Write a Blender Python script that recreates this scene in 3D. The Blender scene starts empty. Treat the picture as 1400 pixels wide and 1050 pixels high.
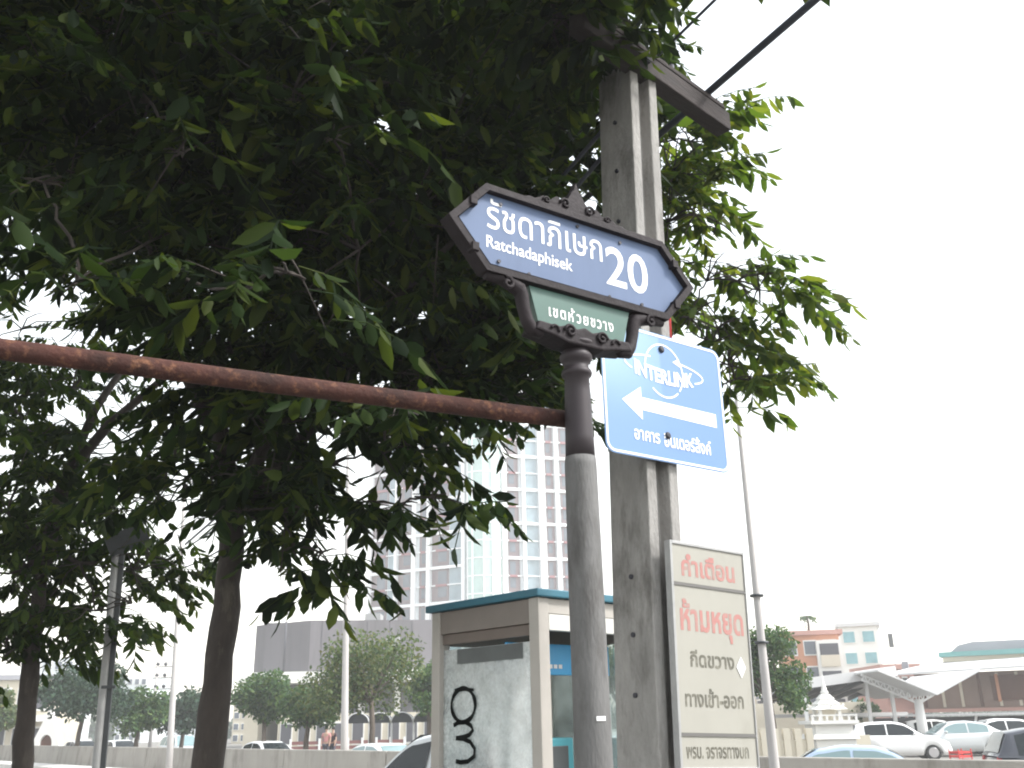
import bpy, bmesh, math, random
import numpy as np
from mathutils import Vector, Matrix
from mathutils.geometry import tessellate_polygon
R = math.radians
S = bpy.context.scene
COL = S.collection

# ------------------------------------------------------------------ camera, sky, sun, exposure
PITCH, ROLL, FPX, EYE = R(19.6), R(1.15), 1300.0, 1.6
Fw = Vector((0, math.cos(PITCH), math.sin(PITCH)))
U0 = Vector((0, -math.sin(PITCH), math.cos(PITCH)))
R0 = Vector((1, 0, 0))
Up = U0 * math.cos(ROLL) + R0 * math.sin(ROLL)
Rt = R0 * math.cos(ROLL) - U0 * math.sin(ROLL)
EYEP = Vector((0, 0, EYE))
cam = bpy.data.cameras.new('camera')
cam.sensor_width = 36
cam.lens = 36 * FPX / 1400
cam.clip_start, cam.clip_end = 0.05, 3000
camo = bpy.data.objects.new('camera', cam)
COL.objects.link(camo)
camo.matrix_world = Matrix(((Rt.x, Up.x, -Fw.x, 0), (Rt.y, Up.y, -Fw.y, 0), (Rt.z, Up.z, -Fw.z, EYE), (0, 0, 0, 1)))
S.camera = camo

SUN_EL, SUN_AZ = R(46), R(102)          # azimuth measured from +Y (view direction) towards +X (right)
W = bpy.data.worlds.new('World')
S.world = W
W.use_nodes = True
nt = W.node_tree
bg = nt.nodes['Background']
sky = nt.nodes.new('ShaderNodeTexSky')
sky.sky_type = 'NISHITA'
sky.sun_disc = False
sky.sun_elevation, sky.sun_rotation = SUN_EL, SUN_AZ
sky.air_density, sky.dust_density, sky.ozone_density = 2.2, 1.2, 1.5
hs = nt.nodes.new('ShaderNodeHueSaturation')
hs.inputs['Saturation'].default_value = 0.28
nt.links.new(sky.outputs[0], hs.inputs['Color'])
nt.links.new(hs.outputs[0], bg.inputs['Color'])
bg.inputs['Strength'].default_value = 0.15
sl = bpy.data.lights.new('sun', 'SUN')
sl.energy, sl.angle, sl.color = 2.2, R(12), (1, 0.975, 0.94)
so = bpy.data.objects.new('sun', sl)
COL.objects.link(so)
tosun = Vector((math.sin(SUN_AZ) * math.cos(SUN_EL), math.cos(SUN_AZ) * math.cos(SUN_EL), math.sin(SUN_EL)))
so.rotation_euler = tosun.to_track_quat('Z', 'Y').to_euler()
vs = S.view_settings
S.display_settings.display_device = 'sRGB'
vs.view_transform, vs.look, vs.exposure, vs.gamma = 'Standard', 'None', 1.42, 1
vs.use_curve_mapping = False
S.cycles.filter_width = 2.0
S.cycles.max_bounces = 8
S.cycles.transparent_max_bounces = 16
S.cycles.volume_bounces = 2

# ------------------------------------------------------------------ pixel helpers (photo pixels -> world)
def ray(x, y):
    return Fw + Rt * ((x - 700) / FPX) + Up * ((525 - y) / FPX)
def at(x, y, Y):
    d = ray(x, y)
    return EYEP + d * (Y / d.y)
def atz(x, y, z):
    d = ray(x, y)
    return EYEP + d * ((z - EYE) / d.z)
def gx(x, Y):                           # ground-level X of photo column x at distance Y (near horizon)
    return at(x, 988, Y).x
UR = Vector((-0.65, 0.76, 0)).normalized()        # along the road (left, away)
WR = Vector((UR.y, -UR.x, 0))                     # across the road (away, right)
YAW_ROAD = math.atan2(UR.y, UR.x)

# ------------------------------------------------------------------ materials
def _n(nt, t, **k):
    n = nt.nodes.new(t)
    for a, b in k.items():
        setattr(n, a, b)
    return n
def mat(name, col, rough=0.6, metal=0.0, var=0.0, vscale=4.0, dark=None, dscale=2.0, dlo=.5, dhi=.65, bump=0.0, bscale=40.0, stretch=(1, 1, 1), spec=None, coat=0):
    m = bpy.data.materials.new(name)
    m.use_nodes = True
    t = m.node_tree
    b = t.nodes['Principled BSDF']
    b.inputs['Roughness'].default_value = rough
    b.inputs['Metallic'].default_value = metal
    if spec is not None:
        b.inputs['Specular IOR Level'].default_value = spec
    if coat:
        b.inputs['Coat Weight'].default_value = coat
    c4 = (*col, 1)
    b.inputs['Base Color'].default_value = c4
    if var or dark or bump:
        tc = _n(t, 'ShaderNodeTexCoord')
        mp = _n(t, 'ShaderNodeMapping')
        mp.inputs['Scale'].default_value = stretch
        t.links.new(tc.outputs['Object'], mp.inputs[0])
        cur = None
        if var:
            n = _n(t, 'ShaderNodeTexNoise')
            n.inputs['Scale'].default_value = vscale
            n.inputs['Detail'].default_value = 6
            n.inputs['Roughness'].default_value = 0.65
            t.links.new(mp.outputs[0], n.inputs['Vector'])
            mr = _n(t, 'ShaderNodeMapRange')
            mr.inputs[1].default_value, mr.inputs[2].default_value = .25, .75
            mr.inputs[3].default_value, mr.inputs[4].default_value = 1 - var, 1 + var
            t.links.new(n.outputs[0], mr.inputs[0])
            mx = _n(t, 'ShaderNodeMix', data_type='RGBA', blend_type='MULTIPLY')
            mx.inputs[0].default_value = 1
            mx.inputs[6].default_value = c4
            t.links.new(mr.outputs[0], mx.inputs[7])
            cur = mx.outputs[2]
        if dark:
            n = _n(t, 'ShaderNodeTexNoise')
            n.inputs['Scale'].default_value = dscale
            n.inputs['Detail'].default_value = 8
            n.inputs['Roughness'].default_value = 0.7
            t.links.new(mp.outputs[0], n.inputs['Vector'])
            mr = _n(t, 'ShaderNodeMapRange')
            mr.inputs[1].default_value, mr.inputs[2].default_value = dlo, dhi
            t.links.new(n.outputs[0], mr.inputs[0])
            mx = _n(t, 'ShaderNodeMix', data_type='RGBA')
            t.links.new(mr.outputs[0], mx.inputs[0])
            if cur:
                t.links.new(cur, mx.inputs[6])
            else:
                mx.inputs[6].default_value = c4
            mx.inputs[7].default_value = (*dark, 1)
            cur = mx.outputs[2]
        if cur:
            t.links.new(cur, b.inputs['Base Color'])
        if bump:
            n = _n(t, 'ShaderNodeTexNoise')
            n.inputs['Scale'].default_value = bscale
            n.inputs['Detail'].default_value = 5
            t.links.new(mp.outputs[0], n.inputs['Vector'])
            bp = _n(t, 'ShaderNodeBump')
            bp.inputs['Strength'].default_value = bump
            bp.inputs['Distance'].default_value = 0.01
            t.links.new(n.outputs[0], bp.inputs['Height'])
            t.links.new(bp.outputs[0], b.inputs['Normal'])
    return m
def leafmat(name, cols, trans=0.35, rough=0.45):
    m = bpy.data.materials.new(name)
    m.use_nodes = True
    t = m.node_tree
    b = t.nodes['Principled BSDF']
    out = t.nodes['Material Output']
    g = _n(t, 'ShaderNodeNewGeometry')
    cr = _n(t, 'ShaderNodeValToRGB')
    e = cr.color_ramp.elements
    e[0].color, e[0].position = (*cols[0], 1), 0
    e[1].color, e[1].position = (*cols[-1], 1), 1
    for i, c in enumerate(cols[1:-1]):
        k = e.new((i + 1) / (len(cols) - 1) * 0.95)
        k.color = (*c, 1)
    t.links.new(g.outputs['Random Per Island'], cr.inputs[0])
    t.links.new(cr.outputs[0], b.inputs['Base Color'])
    b.inputs['Roughness'].default_value = rough
    b.inputs['Specular IOR Level'].default_value = 0.15
    tr = _n(t, 'ShaderNodeBsdfTranslucent')
    mx = _n(t, 'ShaderNodeMix', data_type='RGBA', blend_type='MULTIPLY')
    mx.inputs[0].default_value = 1
    mx.inputs[7].default_value = (1.5, 1.5, 0.5, 1)
    t.links.new(cr.outputs[0], mx.inputs[6])
    t.links.new(mx.outputs[2], tr.inputs['Color'])
    ms = _n(t, 'ShaderNodeMixShader')
    ms.inputs[0].default_value = trans
    t.links.new(b.outputs[0], ms.inputs[1])
    t.links.new(tr.outputs[0], ms.inputs[2])
    t.links.new(ms.outputs[0], out.inputs['Surface'])
    return m
def glassmat(name, tint, haze, hcol=(.75, .78, .78), scale=6, lo=.35, hi=.7, hmin=.1):
    """see-through pane, scuffed by a procedural film of dust and scratches"""
    m = bpy.data.materials.new(name)
    m.use_nodes = True
    t = m.node_tree
    out = t.nodes['Material Output']
    t.nodes.remove(t.nodes['Principled BSDF'])
    tr = _n(t, 'ShaderNodeBsdfTransparent')
    tr.inputs[0].default_value = (*tint, 1)
    gl = _n(t, 'ShaderNodeBsdfGlossy')
    gl.inputs['Roughness'].default_value = 0.08
    df = _n(t, 'ShaderNodeBsdfDiffuse')
    df.inputs[0].default_value = (*hcol, 1)
    tc = _n(t, 'ShaderNodeTexCoord')
    n = _n(t, 'ShaderNodeTexNoise')
    n.inputs['Scale'].default_value = scale
    n.inputs['Detail'].default_value = 10
    n.inputs['Roughness'].default_value = 0.75
    n.inputs['Distortion'].default_value = 0.15
    t.links.new(tc.outputs['Object'], n.inputs['Vector'])
    mr = _n(t, 'ShaderNodeMapRange')
    mr.inputs[1].default_value, mr.inputs[2].default_value = lo, hi
    mr.inputs[3].default_value, mr.inputs[4].default_value = hmin, haze
    t.links.new(n.outputs[0], mr.inputs[0])
    m1 = _n(t, 'ShaderNodeMixShader')
    fr = _n(t, 'ShaderNodeFresnel')
    fr.inputs[0].default_value = 1.45
    t.links.new(fr.outputs[0], m1.inputs[0])
    t.links.new(tr.outputs[0], m1.inputs[1])
    t.links.new(gl.outputs[0], m1.inputs[2])
    m2 = _n(t, 'ShaderNodeMixShader')
    t.links.new(mr.outputs[0], m2.inputs[0])
    t.links.new(m1.outputs[0], m2.inputs[1])
    tl = _n(t, 'ShaderNodeBsdfTranslucent')
    tl.inputs[0].default_value = (*hcol, 1)
    m3 = _n(t, 'ShaderNodeMixShader')
    m3.inputs[0].default_value = .5
    t.links.new(df.outputs[0], m3.inputs[1])
    t.links.new(tl.outputs[0], m3.inputs[2])
    t.links.new(m3.outputs[0], m2.inputs[2])
    t.links.new(m2.outputs[0], out.inputs['Surface'])
    return m

M = {}
M['concrete'] = mat('pole concrete', (.29, .28, .268), .92, var=.3, vscale=7, dark=(.075, .068, .06), dscale=4, dlo=.5, dhi=.7, bump=.8, bscale=70, stretch=(1, 1, .4))
M['sleeve'] = mat('grey painted sleeve', (.125, .123, .122), .75, var=.28, vscale=9, dark=(.062, .058, .055), dscale=6, dlo=.5, dhi=.66, bump=.3, bscale=120, stretch=(1, 1, .3))
M['iron'] = mat('dark cast iron', (.026, .021, .0235), .6, spec=.15, var=.3, vscale=14, bump=.25, bscale=70)
M['post_iron'] = mat('brown black painted post', (.034, .027, .031), .55, spec=.35, var=.25, vscale=8, stretch=(1, 1, .3), dark=(.06, .052, .052), dscale=9, dlo=.58, dhi=.75)
M['blue_plate'] = mat('blue enamel plate', (.11, .152, .252), .6, spec=.25, var=.14, vscale=5, stretch=(1, 1, .35), dark=(.09, .125, .21), dscale=6, dlo=.62, dhi=.8)
M['green_plate'] = mat('green enamel plate', (.035, .10, .08), .4, var=.12, vscale=8)
M['lettering'] = mat('white lettering', (.80, .80, .80), .5)
M['sky_blue'] = mat('light blue sign sheet', (.115, .22, .44), .4, var=.05, vscale=3)
def faded_board():
    m = mat('light blue sign sheet faded at one corner', (.115, .22, .44), .4)
    t = m.node_tree
    b = t.nodes['Principled BSDF']
    tc = _n(t, 'ShaderNodeTexCoord')
    sp = _n(t, 'ShaderNodeSeparateXYZ')
    t.links.new(tc.outputs['Object'], sp.inputs[0])
    def ramp(o, a, b_):
        r = _n(t, 'ShaderNodeMapRange')
        r.interpolation_type = 'SMOOTHSTEP'
        r.inputs[1].default_value, r.inputs[2].default_value = a, b_
        t.links.new(o, r.inputs[0])
        return r.outputs[0]
    a = ramp(sp.outputs['X'], .062, .045)
    c = ramp(sp.outputs['Z'], .12, .58)
    x2 = ramp(sp.outputs['X'], .35, -.32)
    def mul(p, q):
        n = _n(t, 'ShaderNodeMath', operation='MULTIPLY')
        for i, v in enumerate((p, q)):
            if isinstance(v, float):
                n.inputs[i].default_value = v
            else:
                t.links.new(v, n.inputs[i])
        return n.outputs[0]
    ad = _n(t, 'ShaderNodeMath', operation='ADD')
    t.links.new(mul(mul(a, c), x2), ad.inputs[0])
    t.links.new(mul(x2, .18), ad.inputs[1])
    mx = _n(t, 'ShaderNodeMix', data_type='RGBA')
    t.links.new(ad.outputs[0], mx.inputs[0])
    mx.inputs[6].default_value = (.115, .22, .44, 1)
    mx.inputs[7].default_value = (.235, .37, .53, 1)
    t.links.new(mx.outputs[2], b.inputs['Base Color'])
    return m
M['blue_board'] = faded_board()
M['pale_film'] = mat('faded pale film', (.33, .55, .82), .4)
M['off_white'] = mat('faded off white board', (.31, .30, .265), .6, var=.07, vscale=4, dark=(.26, .25, .215), dscale=4, dlo=.55, dhi=.8, stretch=(1, 1, .5))
M['red_ink'] = mat('faded red lettering', (.36, .16, .145), .6, dark=(.30, .215, .19), dscale=18, dlo=.5, dhi=.62)
M['black_ink'] = mat('faded black lettering', (.095, .09, .07), .6, dark=(.215, .205, .165), dscale=22, dlo=.48, dhi=.66)
M['line_ink'] = mat('dark rule', (.12, .115, .11), .6)
M['galv'] = mat('galvanised frame', (.33, .33, .33), .55, .3, var=.15, vscale=10)
M['bolt'] = mat('dark bolt', (.03, .03, .04), .5, .3)
M['rust'] = mat('rusty painted pipe', (.052, .017, .012), .88, var=.7, vscale=7, dark=(.19, .085, .045), dscale=26, dlo=.53, dhi=.68, bump=.5, bscale=80)
M['wood_arm'] = mat('weathered timber', (.036, .028, .027), .9, var=.35, vscale=10, dark=(.03, .025, .025), dscale=6, bump=.5, bscale=40, stretch=(.3, 2, 2))
M['cable'] = mat('black cable', (.035, .04, .055), .6)
M['red_paint'] = mat('red paint', (.55, .04, .04), .45)
M['alu'] = mat('dull aluminium', (.40, .375, .345), .5, .15, var=.08, vscale=6)
M['alu_light'] = mat('pale aluminium', (.60, .59, .56), .5, .1, var=.06, vscale=6)
M['fascia'] = mat('brown grey fascia', (.215, .185, .165), .6, var=.08, vscale=5)
M['header_dark'] = mat('dark brown header', (.16, .128, .11), .6, var=.1)
M['teal_roof'] = mat('teal painted roof edge', (.028, .14, .20), .5, var=.12, vscale=8)
M['booth_glass'] = glassmat('scuffed booth glass', (.95, .97, .97), .9, (.84, .86, .86), 11, .40, .66, .30)
M['booth_clear'] = glassmat('clear booth glass', (.88, .94, .93), .35, (.6, .64, .62), 4, .4, .75, .04)
M['grey_film'] = mat('grey strip', (.10, .11, .11), .6, var=.15, vscale=10)
M['spray'] = mat('black spray paint', (.006, .007, .007), .95, spec=.05)
M['phone_blue'] = mat('bright blue panel', (.03, .34, .68), .4)
M['phone_teal'] = mat('teal cabinet', (.08, .36, .43), .45, var=.06)
M['phone_dark'] = mat('dark handset', (.06, .065, .07), .4)
M['bark'] = mat('bark', (.042, .034, .03), .95, var=.4, vscale=10, dark=(.09, .08, .065), dscale=7, dlo=.56, dhi=.7, bump=.9, bscale=30, stretch=(1, 1, .35))
M['bark_far'] = mat('far bark', (.10, .08, .065), .95, var=.3, vscale=4)
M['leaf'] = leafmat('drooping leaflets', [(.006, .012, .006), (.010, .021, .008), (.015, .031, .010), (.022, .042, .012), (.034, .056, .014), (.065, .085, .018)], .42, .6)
M['leaf_mid'] = leafmat('mid green leaflets', [(.012, .022, .010), (.02, .038, .012), (.03, .055, .015), (.04, .07, .018), (.07, .095, .022)], .48, .6)
M['leaf_backlit'] = leafmat('leaflets with painted backlight', [(.028, .052, .015), (.045, .078, .02), (.062, .102, .024), (.085, .12, .028), (.12, .14, .034)], .6, .55)  # backlight on the foliage is put into the leaf colour
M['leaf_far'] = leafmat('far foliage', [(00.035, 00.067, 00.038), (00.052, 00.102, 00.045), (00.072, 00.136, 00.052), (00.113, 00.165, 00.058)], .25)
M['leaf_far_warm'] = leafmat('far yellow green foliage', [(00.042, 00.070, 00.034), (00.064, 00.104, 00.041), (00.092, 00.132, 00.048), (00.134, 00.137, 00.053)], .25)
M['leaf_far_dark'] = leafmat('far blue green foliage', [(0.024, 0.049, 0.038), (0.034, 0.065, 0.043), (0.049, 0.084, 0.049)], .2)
M['asphalt'] = mat('asphalt', (.06, .06, .06), .9, var=.2, vscale=.6)
M['ground'] = mat('ground', (.17, .16, .145), .95, var=.2, vscale=.3)
M['paving'] = mat('pavement slabs', (.13, .125, .115), .9, var=.15, vscale=2)
M['barrier'] = mat('barrier concrete', (.30, .28, .25), .9, var=.14, vscale=.9, dark=(.17, .155, .135), dscale=1.6, dlo=.5, dhi=.7, stretch=(1, 1, .3))
M['kerb'] = mat('pale kerb', (.55, .53, .5), .85, var=.12, vscale=1)
M['white_wall'] = mat('white wall', (.72, .71, .68), .8, var=.06, vscale=.3)
M['cream'] = mat('cream wall', (.58, .53, .43), .85, var=.08, vscale=.3)
M['grey_wall'] = mat('purple grey cladding', (.145, .136, .148), .7, var=.15, vscale=.4, dark=(.10, .095, .10), dscale=.5, dlo=.5, dhi=.7, stretch=(1, 1, .15))
M['dark_grey'] = mat('dark grey wall', (.075, .075, .088), .7, var=.1, vscale=.2)
M['tower_pale'] = mat('tower pale render', (.62, .66, .68), .7, var=.05, vscale=.1)
M['tower_band'] = mat('tower white band', (.78, .79, .80), .6)
M['tower_brown'] = mat('tower mauve cladding', (.155, .115, .122), .7, var=.12, vscale=.5)
M['tower_red'] = mat('tower red rail', (.26, .10, .11), .6)
M['tower_glass'] = mat('tower glass', (.10, .12, .15), .15, var=.2, vscale=.4)
M['tower_blue'] = mat('blue grey glass', (.22, .29, .33), .2, var=.25, vscale=.5)
M['teal_glass'] = mat('pale green glass', (.42, .55, .52), .2, var=.12, vscale=.6)
M['orange'] = mat('orange render', (.52, .25, .15), .8, var=.08, vscale=.4)
M['pink'] = mat('pinkish roof', (.46, .26, .22), .8, var=.1, vscale=.6)
M['aqua'] = mat('aqua glass', (.18, .36, .40), .2, var=.25, vscale=.7)
M['teal_trim'] = mat('teal roof trim', (.12, .28, .27), .7, var=.1, vscale=.7)
M['roof_white'] = mat('white sheet roof', (.58, .575, .575), .6, var=.04, vscale=.6)
M['roof_grey'] = mat('grey sheet roof', (.30, .30, .33), .6, var=.1, vscale=.5)
M['timber'] = mat('timber wall', (.24, .17, .14), .8, var=.15, vscale=.8)
M['timber_dark'] = mat('dark timber', (.10, .045, .03), .7, var=.2, vscale=1)
M['painted_void'] = mat('painted dark interior', (.035, .033, .033), .9)  # near-black colour in place of interior shade
M['white_metal'] = mat('white painted steel', (.72, .72, .72), .5)
M['lamp_conc'] = mat('lamp post concrete', (.42, .40, .39), .8, var=.12, vscale=3, stretch=(1, 1, .3))
M['dark_metal'] = mat('dark metal', (.06, .065, .07), .5, .3, var=.2, vscale=6)
M['tyre'] = mat('tyre rubber', (.02, .02, .02), .8)
M['rim'] = mat('alloy rim', (.45, .45, .46), .35, .8)
M['car_glass'] = mat('car glass', (.012, .017, .02), .08, spec=.3)
M['car_glass_pale'] = mat('car glass with painted reflection', (.16, .24, .25), .1, spec=.7)  # pale base colour holds a painted reflection
M['lamp_clear'] = mat('headlamp', (.6, .62, .62), .2)
M['lamp_red'] = mat('tail lamp', (.35, .02, .02), .25)
M['skin'] = mat('skin', (.42, .27, .2), .6)
M['hair'] = mat('black hair', (.015, .013, .012), .6)
M['shirt_pink'] = mat('pink shirt', (.55, .25, .24), .8)
M['shirt_dark'] = mat('dark shirt', (.06, .035, .045), .8)
M['trousers'] = mat('trousers', (.06, .06, .08), .8)
M['brick_red'] = mat('dull red railing', (.2, .09, .085), .8)
def paint(name, c, rough=.3):
    return mat(name, c, rough, coat=.6)
M['p_white'] = paint('white car paint', (.78, .78, .78))
M['p_blue'] = paint('pale blue car paint', (.27, .35, .46))
M['p_silver'] = paint('silver car paint', (.50, .52, .53))
M['p_dark'] = paint('dark blue car paint', (.022, .025, .038))

# ------------------------------------------------------------------ mesh helpers
class MB:
    """collects shapes; build() links them as ONE mesh object"""
    def __init__(s):
        s.v, s.f, s.sm = [], [], []
    def add(s, vs, fs, smooth=False):
        o = len(s.v)
        s.v += [tuple(v) for v in vs]
        s.f += [tuple(i + o for i in f) for f in fs]
        s.sm += [smooth] * len(fs)
        return s
    def box(s, x0, x1, y0, y1, z0, z1):
        return s.add([(x0, y0, z0), (x1, y0, z0), (x1, y1, z0), (x0, y1, z0), (x0, y0, z1), (x1, y0, z1), (x1, y1, z1), (x0, y1, z1)],
                     [(3, 2, 1, 0), (4, 5, 6, 7), (0, 1, 5, 4), (1, 2, 6, 5), (2, 3, 7, 6), (3, 0, 4, 7)])
    def bar(s, p, q, w, h=None, up=(0, 0, 1)):
        p, q = Vector(p), Vector(q)
        h = h or w
        d = (q - p).normalized()
        u = Vector(up)
        if abs(d.dot(u)) > .99:
            u = Vector((1, 0, 0))
        a = d.cross(u).normalized() * (w / 2)
        b = a.cross(d).normalized() * (h / 2)
        return s.add([p - a - b, p + a - b, p + a + b, p - a + b, q - a - b, q + a - b, q + a + b, q - a + b],
                     [(0, 1, 2, 3), (7, 6, 5, 4), (4, 5, 1, 0), (5, 6, 2, 1), (6, 7, 3, 2), (7, 4, 0, 3)])
    def tube(s, pts, rad, n=8, cap=True, closed=False):
        pts = [Vector(p) for p in pts]
        k = len(pts)
        rad = rad if isinstance(rad, (list, tuple)) else [rad] * k
        vs, fs = [], []
        prev = None
        for i, p in enumerate(pts):
            if closed:
                d = pts[(i + 1) % k] - pts[i - 1]
            else:
                d = pts[min(i + 1, k - 1)] - pts[max(i - 1, 0)]
            d.normalize()
            if prev is None:
                u = Vector((0, 0, 1)) if abs(d.z) < .9 else Vector((1, 0, 0))
                a = d.cross(u).normalized()
            else:
                a = (prev - d * prev.dot(d)).normalized()
            prev = a
            b = d.cross(a)
            for j in range(n):
                t = 2 * math.pi * j / n
                vs.append(p + (a * math.cos(t) + b * math.sin(t)) * rad[i])
        for i in range(k if closed else k - 1):
            i2 = (i + 1) % k
            for j in range(n):
                fs.append((i * n + j, i * n + (j + 1) % n, i2 * n + (j + 1) % n, i2 * n + j))
        s.add(vs, fs, True)
        if cap and not closed:
            o = len(s.v) - k * n
            s.f += [tuple(o + j for j in range(n - 1, -1, -1)), tuple(o + (k - 1) * n + j for j in range(n))]
            s.sm += [False, False]
        return s
    def lathe(s, prof, n=24, c=(0, 0)):
        """prof: (radius, z) from the bottom up"""
        vs, fs = [], []
        for r, z in prof:
            for j in range(n):
                t = 2 * math.pi * j / n
                vs.append((c[0] + r * math.cos(t), c[1] + r * math.sin(t), z))
        for i in range(len(prof) - 1):
            for j in range(n):
                fs.append((i * n + j, i * n + (j + 1) % n, (i + 1) * n + (j + 1) % n, (i + 1) * n + j))
        fs.append(tuple(range(n - 1, -1, -1)))
        k = (len(prof) - 1) * n
        fs.append(tuple(k + j for j in range(n)))
        return s.add(vs, fs, True)
    def prism(s, outline, y0, y1, holes=()):
        """2-D outline in the XZ plane (counter-clockwise seen from -Y), from y0 (front) to y1 (back)"""
        loops = [list(outline)] + [list(h) for h in holes]
        flat = [p for l in loops for p in l]
        tri = tessellate_polygon([[Vector((p[0], p[1], 0)) for p in l] for l in loops])
        n = len(flat)
        vs = [(p[0], y0, p[1]) for p in flat] + [(p[0], y1, p[1]) for p in flat]
        fs = []
        for t in tri:
            a, b, c = (flat[i] for i in t)
            if (b[0] - a[0]) * (c[1] - a[1]) - (b[1] - a[1]) * (c[0] - a[0]) < 0:
                t = t[::-1]
            fs.append(tuple(t))
            fs.append(tuple(i + n for i in t[::-1]))
        o = 0
        for li, l in enumerate(loops):
            k = len(l)
            ar = sum(l[i - 1][0] * l[i][1] - l[i][0] * l[i - 1][1] for i in range(k))
            ccw = ar > 0
            if li:
                ccw = not ccw
            for i in range(k):
                a, b = o + i, o + (i + 1) % k
                fs.append((a, a + n, b + n, b) if ccw != (li > 0) else (b, b + n, a + n, a))
            o += k
        return s.add(vs, fs)
    def sphere(s, c, r, n=10, sc=(1, 1, 1)):
        prof = []
        vs, fs = [], []
        for i in range(n + 1):
            th = math.pi * i / n
            for j in range(n * 2):
                ph = math.pi * j / n
                vs.append((c[0] + r * sc[0] * math.sin(th) * math.cos(ph), c[1] + r * sc[1] * math.sin(th) * math.sin(ph), c[2] - r * sc[2] * math.cos(th)))
        for i in range(n):
            for j in range(n * 2):
                fs.append((i * 2 * n + j, i * 2 * n + (j + 1) % (2 * n), (i + 1) * 2 * n + (j + 1) % (2 * n), (i + 1) * 2 * n + j))
        return s.add(vs, fs, True)
    def build(s, name, material, parent=None, bevel=0, seg=2, smooth=None):
        me = bpy.data.meshes.new(name)
        me.from_pydata(s.v, [], s.f)
        me.polygons.foreach_set('use_smooth', [bool(x) if smooth is None else smooth for x in s.sm])
        me.update()
        o = bpy.data.objects.new(name, me)
        COL.objects.link(o)
        me.materials.append(M[material] if isinstance(material, str) else material)
        if parent:
            o.parent = parent
        if bevel:
            b = o.modifiers.new('bevel', 'BEVEL')
            b.width, b.segments, b.limit_method = bevel, seg, 'ANGLE'
            b.harden_normals = False
        return o

def tag(o, label, cat=None, group=None, kind=None):
    if label:
        o['label'] = label
    if cat:
        o['category'] = cat
    if group:
        o['group'] = group
    if kind:
        o['kind'] = kind
    return o
def thing(name, label, cat, loc=(0, 0, 0), yaw=0, group=None, tilt=None):
    o = bpy.data.objects.new(name, None)
    COL.objects.link(o)
    o.empty_display_size = .1
    o.location = loc
    o.rotation_euler = (0, 0, yaw)
    if tilt:
        o.rotation_euler = (tilt[0], tilt[1], yaw)
    return tag(o, label, cat, group)
def struct(name, mb, m):
    o = mb.build(name, m)
    o['kind'] = 'structure'
    return o
def copy_tree(o, parent=None):
    c = o.copy()
    COL.objects.link(c)
    if parent:
        c.parent = parent
    for ch in list(o.children):
        copy_tree(ch, c)
    return c

# ------------------------------------------------------------------ lettering (built-in font, outlines re-filled)
def _text_loops(body, bold=0.0, spacing=1.0):
    c = bpy.data.curves.new('t', 'FONT')
    c.body = body
    c.resolution_u = 4
    c.fill_mode = 'NONE'
    c.space_character = spacing
    o = bpy.data.objects.new('t', c)
    COL.objects.link(o)
    bpy.context.view_layer.update()
    me = o.to_mesh()
    adj = {}
    for e in me.edges:
        a, b = e.vertices
        adj.setdefault(a, []).append(b)
        adj.setdefault(b, []).append(a)
    co = [v.co.copy() for v in me.vertices]
    o.to_mesh_clear()
    bpy.data.objects.remove(o)
    bpy.data.curves.remove(c)
    seen, loops = set(), []
    for a0 in adj:
        if a0 in seen:
            continue
        l, cur = [a0], adj[a0][0]
        seen.add(a0)
        while cur not in seen:
            l.append(cur)
            seen.add(cur)
            nx = [v for v in adj[cur] if v not in seen]
            if not nx:
                break
            cur = nx[0]
        p = [(co[i].x, co[i].y) for i in l]
        q = [p[0]]
        for x in p[1:]:
            if (x[0] - q[-1][0]) ** 2 + (x[1] - q[-1][1]) ** 2 > 1e-6:
                q.append(x)
        if len(q) > 2:
            loops.append(q)
    return loops
def _area(p):
    return sum(p[i - 1][0] * p[i][1] - p[i][0] * p[i - 1][1] for i in range(len(p))) / 2
def _inside(pt, poly):
    x, y = pt
    r = False
    for i in range(len(poly)):
        (x1, y1), (x2, y2) = poly[i - 1], poly[i]
        if (y1 > y) != (y2 > y) and x < (x2 - x1) * (y - y1) / (y2 - y1) + x1:
            r = not r
    return r
def _grow(p, d):
    out = []
    n = len(p)
    for i in range(n):
        a, b, c = p[i - 1], p[i], p[(i + 1) % n]
        e1 = Vector((b[0] - a[0], b[1] - a[1]))
        e2 = Vector((c[0] - b[0], c[1] - b[1]))
        if e1.length < 1e-9 or e2.length < 1e-9:
            out.append(b)
            continue
        n1 = Vector((e1.y, -e1.x)).normalized()
        n2 = Vector((e2.y, -e2.x)).normalized()
        m = n1 + n2
        if m.length < .3:
            out.append((b[0] + n1.x * d, b[1] + n1.y * d))
            continue
        m.normalize()
        k = min(1.6, 1 / max(.4, m.dot(n1)))
        out.append((b[0] + m.x * d * k, b[1] + m.y * d * k))
    return out
def _fill(loops2d):
    c = bpy.data.curves.new('f', 'CURVE')
    c.dimensions = '2D'
    c.fill_mode = 'FRONT'
    for l in loops2d:
        sp = c.splines.new('POLY')
        sp.points.add(len(l) - 1)
        for i, p in enumerate(l):
            sp.points[i].co = (p[0] * 100, p[1] * 100, 0, 1)
        sp.use_cyclic_u = True
    o = bpy.data.objects.new('f', c)
    COL.objects.link(o)
    bpy.context.view_layer.update()
    me = o.to_mesh()
    flat = [(v.co.x / 100, v.co.y / 100) for v in me.vertices]
    fs = []
    for p in me.polygons:
        t = tuple(p.vertices)
        ar = sum(flat[t[i - 1]][0] * flat[t[i]][1] - flat[t[i]][0] * flat[t[i - 1]][1] for i in range(len(t)))
        fs.append(t if ar > 0 else t[::-1])
    o.to_mesh_clear()
    bpy.data.objects.remove(o)
    bpy.data.curves.remove(c)
    return flat, fs
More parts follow.
